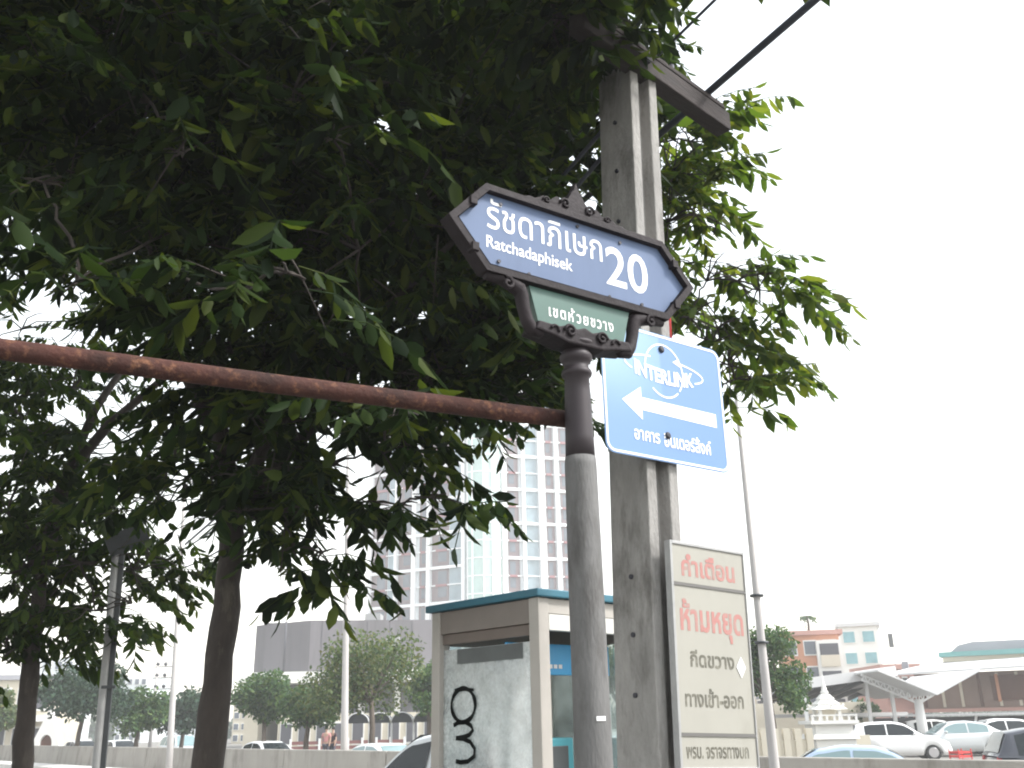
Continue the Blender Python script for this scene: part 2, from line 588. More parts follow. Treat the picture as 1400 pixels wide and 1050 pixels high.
def text_into(mb, body, width, cx, base, y, bold=0.0, height=None, spacing=1.0, bend=0.0, slant=0.0, lift=0.00025):
    """adds flat lettering facing -Y; width is the full run, base its baseline z"""
    loops = _text_loops(body, spacing=spacing)
    xs = [p[0] for l in loops for p in l]
    x0, x1 = min(xs), max(xs)
    sx = width / (x1 - x0)
    sy = sx if height is None else height
    holes = {}
    outer = []
    for i, l in enumerate(loops):
        par = [j for j, k in enumerate(loops) if j != i and abs(_area(k)) > abs(_area(l)) and all(_inside(p, k) for p in l)]
        if len(par) % 2 == 1:
            holes.setdefault(min(par, key=lambda j: abs(_area(loops[j]))), []).append(l)
        else:
            outer.append(i)
    for n, i in enumerate(outer):
        L = loops[i] if _area(loops[i]) > 0 else loops[i][::-1]
        H = [h if _area(h) < 0 else h[::-1] for h in holes.get(i, [])]
        if bold:
            L = _grow(L, bold)
            H = [_grow(h, bold) for h in H]
        def tr(p):
            X = cx + (p[0] - (x0 + x1) / 2) * sx
            Z = base + p[1] * sy + bend * ((X - cx) / (width / 2)) ** 2 + slant * (X - cx)
            return (X, Z)
        all_l = [[tr(p) for p in k] for k in [L] + H]
        flat, fs = _fill(all_l)
        mb.add([(p[0], y - lift * (n % 3), p[1]) for p in flat], fs)
    return mb
def stroke(mb, pts, w, y, closed=False):
    """flat painted stroke on a plane facing -Y"""
    n = len(pts)
    vs = []
    for i in range(n):
        a = pts[i - 1] if (i or closed) else pts[i]
        b = pts[(i + 1) % n] if (i < n - 1 or closed) else pts[i]
        d = Vector((b[0] - a[0], b[1] - a[1])).normalized()
        ww = w[i] if isinstance(w, (list, tuple)) else w
        vs += [(pts[i][0] - d.y * ww / 2, y, pts[i][1] + d.x * ww / 2), (pts[i][0] + d.y * ww / 2, y, pts[i][1] - d.x * ww / 2)]
    fs = []
    for i in range(n if closed else n - 1):
        a, b = 2 * i, 2 * ((i + 1) % n)
        fs.append((a + 1, b + 1, b, a))
    return mb.add(vs, fs)
def arc(cx, cz, rx, rz, a0, a1, n=24, rot=0.0):
    out = []
    for i in range(n + 1):
        t = R(a0 + (a1 - a0) * i / n)
        x, z = rx * math.cos(t), rz * math.sin(t)
        out.append((cx + x * math.cos(rot) - z * math.sin(rot), cz + x * math.sin(rot) + z * math.cos(rot)))
    return out

# ------------------------------------------------------------------ setting: ground, road, pavement
def rw(w, u, z=0.0):
    p = WR * w + UR * u
    return (p.x, p.y, z)
prof = [(-320, -.15), (16.2, -.15), (17.5, -.45), (31, -.45), (33, -.15), (330, -.15)]
g = MB()
us = [-330, -100, -40, 0, 20, 40, 60, 80, 120, 330]
vs = [rw(w, u, z) for u in us for w, z in prof]
n = len(prof)
g.add(vs, [(i * n + j, i * n + j + 1, (i + 1) * n + j + 1, (i + 1) * n + j) for i in range(len(us) - 1) for j in range(n - 1)])
struct('ground', g, 'ground')
def strip(w0, w1, z, z1=None):
    b = MB()
    z1 = z if z1 is None else z1
    b.add([rw(w0, -200, z), rw(w1, -200, z1), rw(w1, 260, z1), rw(w0, 260, z)], [(0, 1, 2, 3)])
    return b
struct('road', strip(5.3, 14.0, -.146), 'asphalt')
struct('far_road', strip(17.8, 30.8, -.446), 'asphalt')
ln = MB()
for u in range(-40, 140, 8):
    ln.add([rw(9.6, u, -.142), rw(9.75, u, -.142), rw(9.75, u + 3, -.142), rw(9.6, u + 3, -.142)], [(0, 1, 2, 3)])
    ln.add([rw(24.2, u, -.442), rw(24.35, u, -.442), rw(24.35, u + 3, -.442), rw(24.2, u + 3, -.442)], [(0, 1, 2, 3)])
struct('road_markings', ln, 'kerb')
pv = MB()
pv.add([rw(-30, -60, 0), rw(5.0, -60, 0), rw(5.0, 200, 0), rw(-30, 200, 0), rw(-30, -60, -.3), rw(5.0, -60, -.3), rw(5.0, 200, -.3), rw(-30, 200, -.3)],
       [(0, 1, 2, 3), (4, 5, 1, 0), (5, 6, 2, 1), (6, 7, 3, 2), (7, 4, 0, 3)])
struct('pavement', pv, 'paving')
kb = MB()
kb.add([rw(5.003, -60, .003), rw(5.2, -60, .003), rw(5.2, 200, .003), rw(5.003, 200, .003), rw(5.003, -60, -.3), rw(5.25, -60, -.3), rw(5.25, 200, -.3), rw(5.003, 200, -.3)],
       [(0, 1, 2, 3), (4, 5, 1, 0), (5, 6, 2, 1), (6, 7, 3, 2), (7, 4, 0, 3)])
struct('kerb', kb, 'kerb')
mk = MB()
mk.add([rw(14.2, -60, .06), rw(15.2, -60, .12), rw(15.2, 200, .12), rw(14.2, 200, .06), rw(14.2, -60, -.3), rw(15.2, -60, -.3), rw(15.2, 200, -.3), rw(14.2, 200, -.3)],
       [(0, 1, 2, 3), (4, 5, 1, 0), (5, 6, 2, 1), (6, 7, 3, 2), (7, 4, 0, 3)])
struct('median_kerb', mk, 'kerb')

# ------------------------------------------------------------------ street name sign
def make_street_sign():
    a = R(56)
    base = at(787, 480, 2.8)
    t = thing('street_name_sign', 'dark framed blue street name sign reading 20 on an ornate post', 'street sign', (base.x, base.y, 0), R(90) - a)
    # post: grey sleeve below, dark moulded post above
    MB().lathe([(.064, 0), (.064, .05), (.056, .1), (.0535, 1.3), (.051, 2.0), (.0485, 2.33), (.047, 2.355)], 32).build('post_sleeve', 'sleeve', t)
    MB().lathe([(.0455, 2.35), (.0435, 2.42), (.0405, 2.56), (.0385, 2.612), (.046, 2.617), (.049, 2.626), (.046, 2.635), (.040, 2.640), (.038, 2.655), (.045, 2.662), (.0515, 2.674), (.0515, 2.684),
                (.045, 2.694), (.042, 2.702), (.052, 2.708), (.062, 2.718), (.06, 2.726)], 32).build('post', 'post_iron', t)
    sv = MB()
    n_ = 6
    sv.add([(.0545 * math.cos(R(-115 + 6 * k)), .0545 * math.sin(R(-115 + 6 * k)), z_) for z_ in (1.6, 1.612) for k in range(n_)], [(k, k + 1, n_ + k + 1, n_ + k) for k in range(n_ - 1)])
    sv.build('paper_scrap', 'lettering', t)
    # hexagonal board
    def hexa(hx, tip, zt, zb, zm):
        return [(-hx, zb), (hx, zb), (tip, zm), (hx, zt), (-hx, zt), (-tip, zm)]
    zt, zb, zm = 3.172, 2.868, 3.022
    outer = hexa(.363, .496, zt - .003, zb + .003, zm)
    inner = hexa(.352, .463, zt - .026, zb + .026, zm)
    fr = MB().prism(outer, -.055, .0, [inner])
    # small clips on the frame
    for x, z in ((-.41, zm + .07), (.41, zm + .07), (.405, zm - .085), (-.405, zm - .085)):
        fr.box(x - .012, x + .012, -.062, -.03, z - .014, z + .014)
    fr.build('frame', 'iron', t, .004)
    pl = MB().prism(hexa(.351, .4605, zt - .0275, zb + .0275, zm), -.036, -.006).build('name_plate', 'blue_plate', t)
    for txt, wd_, cx_, bz_, bo_, he_ in (('รัชดาภิเษก', .45, -.125, 3.028, .002, .132), ('Ratchadaphisek', .325, -.19, 2.96, .01, .058), ('20', .178, .205, 2.955, .012, .2)):
        tx = MB()
        text_into(tx, txt, wd_, cx_, bz_, -.0368, bold=bo_, height=he_)
        tx.build('lettering', 'lettering', pl)
    for x, z in ((-.3, 3.12), (.18, 3.12), (-.31, 2.92), (.26, 2.91), (.0, 3.13), (-.2, 2.905), (.12, 2.905)):
        b = MB().tube([(x, -.0365, z), (x, -.041, z)], .006, 10)
        b.build('screw', 'bolt', pl)
    # crest on top
    half = [(0, 3.295), (.012, 3.262), (.020, 3.252), (.034, 3.226), (.05, 3.208), (.063, 3.205), (.07, 3.212), (.082, 3.217), (.094, 3.209), (.108, 3.196), (.125, 3.2), (.138, 3.203), (.15, 3.194), (.17, 3.184), (.19, 3.186), (.205, 3.18), (.23, 3.1735)]
    MB().prism([(-.23, 3.1725)] + [(.23, 3.1725)] + half[-2::-1] + [(-x, z) for x, z in half[1:-1]], -.042, -.012).build('crest', 'iron', t, .003)
    for sgn in (-1, 1):
        cs = MB()
        sp = [(sgn * (.05 + .02 * (1 - k / 20) * math.cos(k * .45)), -.045, 3.196 + .02 * (1 - k / 20) * math.sin(k * .45)) for k in range(18)]
        cs.tube(sp, .005, 6)
        cs.build('crest_scroll', 'iron', t)
        cs = MB()
        sp = [(sgn * (.125 + .014 * (1 - k / 20) * math.cos(k * .45)), -.045, 3.187 + .012 * (1 - k / 20) * math.sin(k * .45)) for k in range(18)]
        cs.tube(sp, .004, 6)
        cs.build('crest_scroll', 'iron', t)
    # district plate below, held by scrolled bracket
    gp = MB().prism([(-.168, 2.748), (.168, 2.748), (.2, 2.8675), (-.2, 2.8675)], -.038, -.01).build('district_plate', 'green_plate', t)
    gt = MB()
    text_into(gt, 'เขตห้วยขวาง', .255, .0, 2.782, -.0388, bold=.018, height=.052, spacing=1.25)
    gt.build('lettering', 'lettering', gp)
    for sgn in (-1, 1):
        br = MB()
        side = [(.355, 2.865), (.30, 2.868), (.262, 2.862), (.232, 2.85), (.222, 2.83), (.216, 2.79), (.205, 2.752), (.19, 2.728), (.16, 2.722), (.14, 2.735)]
        br.tube([(sgn * x, -.028, z) for x, z in side], [.012, .02, .024, .025, .023, .021, .021, .023, .02, .012], 10)
        br.tube([(sgn * (.285 + .022 * (1 - k / 22) * math.cos(k * .42 + 1)), -.05, 2.85 + .022 * (1 - k / 22) * math.sin(k * .42 + 1)) for k in range(20)], .006, 6)
        br.build('bracket', 'iron', t)
    lo = MB().prism([(-.19, 2.722), (-.12, 2.712), (-.07, 2.70), (.07, 2.70), (.12, 2.712), (.19, 2.722), (.178, 2.752), (.1, 2.748), (.06, 2.762), (.03, 2.752), (0, 2.764), (-.03, 2.752), (-.06, 2.762), (-.1, 2.748), (-.178, 2.752)], -.056, .03)
    lo.build('bracket_base', 'iron', t, .006)
    for sgn in (-1, 1):
        sc = MB()
        sc.tube([(sgn * (.062 + .022 * (1 - k / 24) * math.cos(k * .42)), -.06, 2.737 + .022 * (1 - k / 24) * math.sin(k * .42)) for k in range(22)], .0055, 6)
        sc.tube([(sgn * (.12 + .3 * .05 * math.cos(k * .4)), -.058, 2.732 + .012 * math.sin(k * .4)) for k in range(10)], .005, 6)
        sc.build('bracket_scroll', 'iron', t)
    return t
make_street_sign()

# ------------------------------------------------------------------ rusty rail running in from the left to the sign post
def make_rail():
    q = at(784, 574, 2.87)
    p = atz(0, 478, q.z + .01)
    d = (p - q).normalized()
    e = p + d * 1.6
    t = thing('rusty_rail', 'rusty brown horizontal pipe rail ending at the street sign post', 'rail', (e.x, e.y, 0))
    q2 = q + (q - p).normalized() * .02
    k = 14
    rnd = random.Random(4)
    pts = [q2.lerp(e, i / k) - Vector((e.x, e.y, 0)) + Vector((0, 0, rnd.uniform(-.002, .002))) for i in range(k + 1)]
    MB().tube(pts, .0275, 20).build('rail', 'rust', t)
    MB().lathe([(.03, 0), (.03, q.z - .02), (.02, q.z)], 14).build('upright', 'rust', t)
make_rail()

# ------------------------------------------------------------------ concrete utility pole
PA = R(54)
PE = Vector((math.sin(PA), math.cos(PA), 0))
PG = Vector((-PE.y, PE.x, 0))
PC = at(868, 250, 4.2)
LEAN = .0335
POLE0 = Vector((PC.x, PC.y, 0)) - PE * (LEAN * PC.z)
def pole_loc(x, y, z):
    """point in the pole's own frame -> world"""
    return POLE0 + PE * (x + LEAN * z) + PG * y + Vector((0, 0, z))
def make_pole():
    t = thing('utility_pole', 'grey concrete utility pole with timber crossarm behind the street sign', 'utility pole', POLE0, R(90) - PA)
    t.rotation_euler = (Matrix.Rotation(R(90) - PA, 4, 'Z') @ Matrix.Rotation(math.atan(LEAN), 4, 'Y')).to_euler()
    H = 5.0
    ring = [(0, 0), (.056, 0), (.066, .065), (.124, .065), (.134, 0), (.19, 0), (.19, .255), (.134, .255), (.124, .19), (.066, .19), (.056, .255), (0, .255)]
    mb = MB()
    n = len(ring)
    zs = [0, .6, 1.4, 2.2, 3, 3.8, 4.5, H]
    vs = [(.095 + (x - .095) * (1 + .012 * (H - z)), y * (1 + .004 * (H - z)), z) for z in zs for x, y in ring]
    fs = [(i * n + j, i * n + (j + 1) % n, (i + 1) * n + (j + 1) % n, (i + 1) * n + j) for i in range(len(zs) - 1) for j in range(n)]
    fs.append(tuple(range(n - 1, -1, -1)))
    fs.append(tuple((len(zs) - 1) * n + j for j in range(n)))
    mb.add(vs, fs)
    mb.build('shaft', 'concrete', t, .006)
    for z in (4.6, 4.3, 4.0, 3.7, 3.4, 2.2, 1.95, 1.7):
        MB().tube([(-.012 * (1), .125, z), (.004, .125, z)], .011, 10).build('bolt_hole_disc', 'bolt', t)  # dark discs put in for the shade of open bolt holes
    # crossarm, clamped to the camera side of the pole
    inv = t.rotation_euler.to_matrix().to_4x4()
    inv.translation = t.location
    inv = inv.inverted()
    zb = 4.86
    A, B = atz(884, 96, zb), atz(1000, 178, zb)
    d = (B - A).normalized()
    A2 = A - d * .5
    s = Vector((d.y, -d.x, 0)) * .05
    up = Vector((0, 0, .06))
    ar = MB().bar(inv @ (A2 - s + up), inv @ (B - s + up), .10, .12)
    arm = ar.build('crossarm', 'wood_arm', t, .006)
    MB().bar(inv @ (A2 - s + Vector((0, 0, .138)) + s * .3), inv @ (B - s - d * .05 + Vector((0, 0, .138)) + s * .3), .075, .028).build('plank', 'wood_arm', arm, .004)
    MB().bar(inv @ (A - s * 2.1 + d * .0 + Vector((0, 0, .06))), inv @ (A + s * .4 + Vector((0, 0, .06))), .03, .03).build('clamp', 'bolt', arm)
    for f in (.2, .62, .9):
        P = A2.lerp(B, f) - s + Vector((0, 0, .15))
        MB().tube([inv @ (P), inv @ (P + Vector((0, 0, .07)))], [.012, .02], 8).build('insulator_pin', 'bolt', arm)
    q = pole_loc(.215, .03, 0)
    MB().tube([(.205, .02, 3.3), (.205, .02, 3.85), (.2, .06, 3.9)], .014, 10).build('conduit', 'red_paint', t)
    return A2, B, s
XA, XB, XS = make_pole()

def make_cables():
    dirv = Vector((-.48, .877, 0)).normalized()
    P1 = atz(972, 123, 5.03)
    P2 = atz(912, 64, 5.03)
    lab = ['thick black overhead cable resting near the free end of the timber crossarm',
           'thin black overhead wire crossing the crossarm nearest the pole',
           'thin dark wire running highest through the canopy behind the pole',
           'dark sagging cable running through the canopy just above the street sign',
           'lowest sagging dark cable running through the leaf canopy left of pole']
    spec = [(P1, .021, 7, 16, .0), (P2, .008, 7, 16, .0), (P2 + Vector((-.35, -.2, .12)), .007, 4, 16, .15),
            (pole_loc(.04, .262, 4.66), .012, .0, 16, .5), (pole_loc(.04, .262, 4.5), .012, .0, 16, .7)]
    for (P, r, back, fwd, sag), l in zip(spec, lab):
        mb = MB()
        pts = []
        for i in range(25):
            tt = -back + (fwd + back) * i / 24
            s = (tt / fwd if tt > 0 else -tt / max(back, .1))
            pts.append(P + dirv * tt + Vector((0, 0, -sag * 4 * max(0, s) * (1 - max(0, s)))))
        mb.tube(pts, r, 8)
        tag(mb.build('overhead_cable', 'cable'), l, 'cable', 'overhead cables')
make_cables()

# ------------------------------------------------------------------ light blue direction sign on the pole
def rounded(x0, x1, z0, z1, r, n=6):
    out = []
    for cx, cz, a in ((x1 - r, z0 + r, -90), (x1 - r, z1 - r, 0), (x0 + r, z1 - r, 90), (x0 + r, z0 + r, 180)):
        out += arc(cx, cz, r, r, a, a + 90, n)
    return out
def make_direction_sign():
    O = Vector((PC.x, PC.y, 0)) - PG * .0
    t = thing('direction_sign', 'light blue square sign with white left arrow bolted to concrete pole', 'direction sign', (O.x, O.y, 2.705), R(90) - PA)
    h, x0, x1 = .632, -.315, .470
    y = -.028
    MB().prism(rounded(x0, x1, 0, h, .05), y, y + .004).build('board', 'blue_board', t)
    bd = MB().prism(rounded(x0 + .006, x1 - .006, .006, h - .006, .046), y - .0015, y - .0005, [rounded(x0 + .016, x1 - .016, .016, h - .016, .038)])
    bd.build('border', 'lettering', t)
    cx = .075
    em = MB()
    stroke(em, arc(cx, .448, .122, .132, -40, 192, 40), .008, y - .0012)
    stroke(em, arc(cx, .448, .122, .132, 228, 312, 20), .008, y - .0012)
    stroke(em, arc(cx + .01, .458, .25, .052, 68, -40, 22, -.02), .008, y - .0014)
    stroke(em, arc(cx - .01, .452, .24, .055, 108, 215, 22, -.02), .008, y - .0014)
    em.add([(cx + .06, y - .0012, .505), (cx + .115, y - .0012, .485), (cx + .105, y - .0012, .53)], [(0, 1, 2)])
    em.build('emblem', 'lettering', t)
    for txt, wd_, cx_, bz_, bo_, he_, be_ in (('INTERLINK', .375, cx, .383, .035, .098, .02), ('อาคาร', .155, -.065, .082, .02, .082, 0), ('อินเตอร์ลิ้งค์', .305, .195, .075, .02, .086, 0)):
        tx = MB()
        text_into(tx, txt, wd_, cx_, bz_, y - .0018, bold=bo_, height=he_, bend=be_)
        tx.build('lettering', 'lettering', t)
    MB().prism([(-.205, .258), (-.085, .18), (-.085, .227), (.405, .220), (.405, .288), (-.085, .288), (-.085, .338)], y - .0012, y - .0002).build('arrow', 'lettering', t)
    for z in (.555, .128):
        MB().tube([(.066, y + .05, z), (.066, y - .006, z), (.066, y - .011, z)], [.017, .017, .009], 12).build('bolt', 'bolt', t)
make_direction_sign()

# ------------------------------------------------------------------ off-white notice board strapped lower on the pole
def make_notice():
    O = Vector((PC.x, PC.y, 0)) - PG * .075 - PE * .055
    t = thing('notice_board', 'tall off white no stopping notice board strapped to pole below blue sign', 'notice board', (O.x, O.y, 1.418), R(90) - PA)
    t.rotation_euler = (Matrix.Rotation(R(90) - PA, 4, 'Z') @ Matrix.Rotation(R(2.0), 4, 'Y')).to_euler()
    x0, x1, h = .012, .462, .905
    MB().prism([(x0, 0), (x1, 0), (x1, h), (x0, h)], 0, .018).build('board', 'off_white', t)
    fr = MB()
    fr.box(x0 - .014, x0, -.006, .03, -.014, h + .014)
    fr.box(x1, x1 + .008, -.006, .03, -.014, h + .014)
    fr.box(x0, x1, -.006, .03, h, h + .014)
    fr.box(x0, x1, -.006, .03, -.014, 0)
    fr.build('frame', 'galv', t, .002)
    for z_ in (.728, .118):
        MB().box(x0, x1, -.004, -.001, z_, z_ + .014).build('rule', 'line_ink', t)
    for txt, wd_, cx_, bz_, bo_, he_, m_ in (('คำเตือน', .33, .235, .775, .03, .115, 'red_ink'), ('ห้ามหยุด', .385, .24, .545, .03, .15, 'red_ink'), ('กีดขวาง', .265, .225, .395, .028, .085, 'black_ink'),
                                             ('ทางเข้า-ออก', .35, .225, .235, .028, .085, 'black_ink'), ('พรบ. จราจรทางบก', .37, .225, .035, .022, .075, 'black_ink')):
        a = MB()
        text_into(a, txt, wd_, cx_, bz_, -.0007, bold=bo_, height=he_)
        a.build('lettering', m_, t)
    MB().prism([(.40, .36), (.43, .405), (.402, .45), (.372, .405)], -.003, -.001).build('sticker', 'lettering', t)
    for z in (.12, .78):
        MB().box(.05, .16, .03, .076, z, z + .03).build('mount', 'galv', t)
make_notice()

# ------------------------------------------------------------------ telephone booth
def make_booth():
    c = at(735, 805, 4.7)
    a = R(48.5)
    t = thing('phone_booth', 'aluminium phone booth with teal roof and scuffed glass sprayed with black digits', 'phone booth', (c.x, c.y, 0), R(90) - a)
    D = .86
    MB().box(-.025, D + .025, -.025, D + .03, 2.175, 2.213).build('roof', 'teal_roof', t, .006)
    p = .07
    for x, y in ((0, 0), (D - p, 0), (0, D - p), (D - p, D - p)):
        MB().box(x, x + p, y, y + p, 0, 2.174).build('corner_post', 'alu', t, .004)
    # fascia: front (facing right) in two strips, the other sides in one
    f = MB().box(p, D - p, .006, .04, 2.10, 2.172)
    f.build('fascia', 'alu', t, .002)
    MB().box(p, D - p, .0, .046, 2.02, 2.096).build('header', 'alu_light', t, .002)
    MB().box(.008, .045, p, D - p, 2.055, 2.172).build('fascia', 'fascia', t, .002)
    MB().box(.024, .05, p, D - p, 2.0, 2.053).build('header', 'header_dark', t, .002)
    MB().box(D - .045, D - .008, p, D - p, 2.0, 2.172).build('fascia', 'fascia', t, .002)
    MB().box(p, D - p, D - .045, D - .008, 2.0, 2.172).build('fascia', 'fascia', t, .002)
    for x0, x1, y0, y1 in ((p, D - p, 0, D)[:4],):
        MB().box(.0, D, .0, D, .0, .04).build('base', 'galv', t)
    MB().box(p, D - p, p, D - p, 2.12, 2.16).build('ceiling_panel', 'alu_light', t)
    # panes: left side (sprayed), far sides, and the glazed front edge
    gl = MB().box(.03, .036, p, D - p, .25, 1.972).build('side_pane', 'booth_glass', t)
    MB().box(D - .036, D - .03, p, D - p, .25, 1.999).build('side_pane', 'booth_clear', t)
    MB().box(p, D - p, D - .036, D - .03, .25, 1.999).build('back_pane', 'booth_clear', t)
    for yy in (.0, D - p):
        pass
    MB().box(.028, .05, p, D - p, .19, .249).build('sill_bar', 'alu', t)
    # grey strip and sprayed digits on the outside of the sprayed pane; plane faces -X, so build turned
    turn = Matrix(((0, 1, 0), (-1, 0, 0), (0, 0, 1)))
    def side(mb):
        mb.v = [(.03 + v[1], -v[0], v[2]) for v in mb.v]
        return mb
    st = MB()
    st.box(-.67, -.15, -.003, -.001, 1.895, 1.97)
    side(st).build('grey_strip', 'grey_film', gl)
    rnd = random.Random(3)
    w1 = [.022 + .005 * math.sin(i * .7) for i in range(41)]
    d0 = MB()
    ring = arc(-.618, 1.69, .098, .082, 110, 470, 40)
    stroke(d0, ring, w1, -.004)
    stroke(d0, [(-.69, 1.765), (-.64, 1.775), (-.585, 1.768), (-.53, 1.762)], .014, -.0045)
    side(d0).build('sprayed_digit', 'spray', gl)
    d3 = MB()
    three = [(-.70, 1.592), (-.66, 1.605), (-.60, 1.607), (-.555, 1.59), (-.54, 1.568), (-.57, 1.545), (-.62, 1.535), (-.68, 1.53)]
    three2 = [(-.68, 1.53), (-.62, 1.527), (-.56, 1.512), (-.525, 1.48), (-.53, 1.445), (-.58, 1.42), (-.64, 1.415), (-.68, 1.42)]
    stroke(d3, three, .022, -.004)
    stroke(d3, three2, .022, -.0045)
    side(d3).build('sprayed_digit', 'spray', gl)
    # inside: blue header panel, telephone, teal cabinet
    bp = MB().box(.06, .80, .30, .325, 1.83, 1.985).build('blue_panel', 'phone_blue', t, .004)
    wr = MB()
    for i in range(9):
        wr.box(.13 + i * .035, .154 + i * .035, .2955, .298, 1.862, 1.882)
    wr.build('white_marks', 'lettering', bp)
    MB().box(.085, .115, .20, .24, .5, 1.82).build('partition', 'alu', t)
    tl = MB().box(.20, .62, .42, .70, .7, 1.52).build('telephone_cabinet', 'phone_teal', t, .01)
    MB().box(.36, .56, .398, .419, 1.2, 1.48).build('dial_plate', 'phone_dark', tl, .004)
    MB().tube([(.22, .46, 1.28), (.20, .44, 1.34), (.20, .44, 1.44), (.22, .46, 1.5)], [.03, .02, .02, .03], 10).build('handset', 'phone_dark', tl)
    MB().tube([(.22, .46, 1.27), (.2, .42, 1.1), (.25, .42, 1.0), (.32, .48, 1.1)], .006, 6).build('cord', 'phone_dark', tl)
    MB().box(.075, .19, .36, .47, 1.0, 1.5).build('side_box', 'phone_dark', t, .006)
make_booth()

# ------------------------------------------------------------------ cars
def interp(tab, x):
    if x <= tab[0][0]:
        return tab[0][1]
    for (a, b), (c, d) in zip(tab, tab[1:]):
        if x <= c:
            k = (x - a) / (c - a)
            k = k * k * (3 - 2 * k) * .5 + k * .5
            return b + (d - b) * k
    return tab[-1][1]
KINDS = {
    'sedan': dict(L=4.5, H=1.45, top=[(-2.25, .55), (-2.2, .80), (-2.05, .95), (-1.5, 1.0), (.8, .93), (1.5, .86), (2.0, .72), (2.2, .55), (2.25, .42)],
                  hw=[(-2.25, .62), (-2.05, .78), (-1, .86), (1.2, .86), (1.9, .80), (2.25, .55)],
                  cab=[(-1.85, .97), (-1.05, 1.38), (-.5, 1.45), (.1, 1.43), (.35, 1.36), (1.15, .90)], belt=.95, wb=1.3, wr=.32,
                  win=[(-1.22, -.40), (-.34, .62)]),
    'suv': dict(L=4.5, H=1.7, top=[(-2.25, .6), (-2.2, .95), (-2.1, 1.08), (-1.5, 1.1), (.8, 1.06), (1.5, 1.0), (2.0, .9), (2.2, .7), (2.25, .5)],
                hw=[(-2.25, .72), (-2.05, .84), (-1, .9), (1.2, .9), (1.9, .85), (2.25, .62)],
                cab=[(-2.2, 1.05), (-1.85, 1.60), (-1.3, 1.68), (-.2, 1.70), (.25, 1.64), (1.1, 1.02)], belt=1.06, wb=1.32, wr=.36,
                win=[(-1.72, -1.0), (-.92, -.12), (-.04, .66)]),
    'hatch': dict(L=4.0, H=1.5, top=[(-2.0, .6), (-1.95, .9), (-1.85, 1.0), (-1.3, 1.0), (.7, .95), (1.3, .88), (1.75, .75), (1.95, .6), (2.0, .45)],
                  hw=[(-2.0, .68), (-1.8, .8), (-.8, .84), (1.1, .84), (1.7, .78), (2.0, .55)],
                  cab=[(-1.95, .96), (-1.6, 1.38), (-1.1, 1.48), (-.2, 1.5), (.15, 1.44), (1.05, .92)], belt=.96, wb=1.2, wr=.30,
                  win=[(-1.35, -.52), (-.46, .58)]),
}
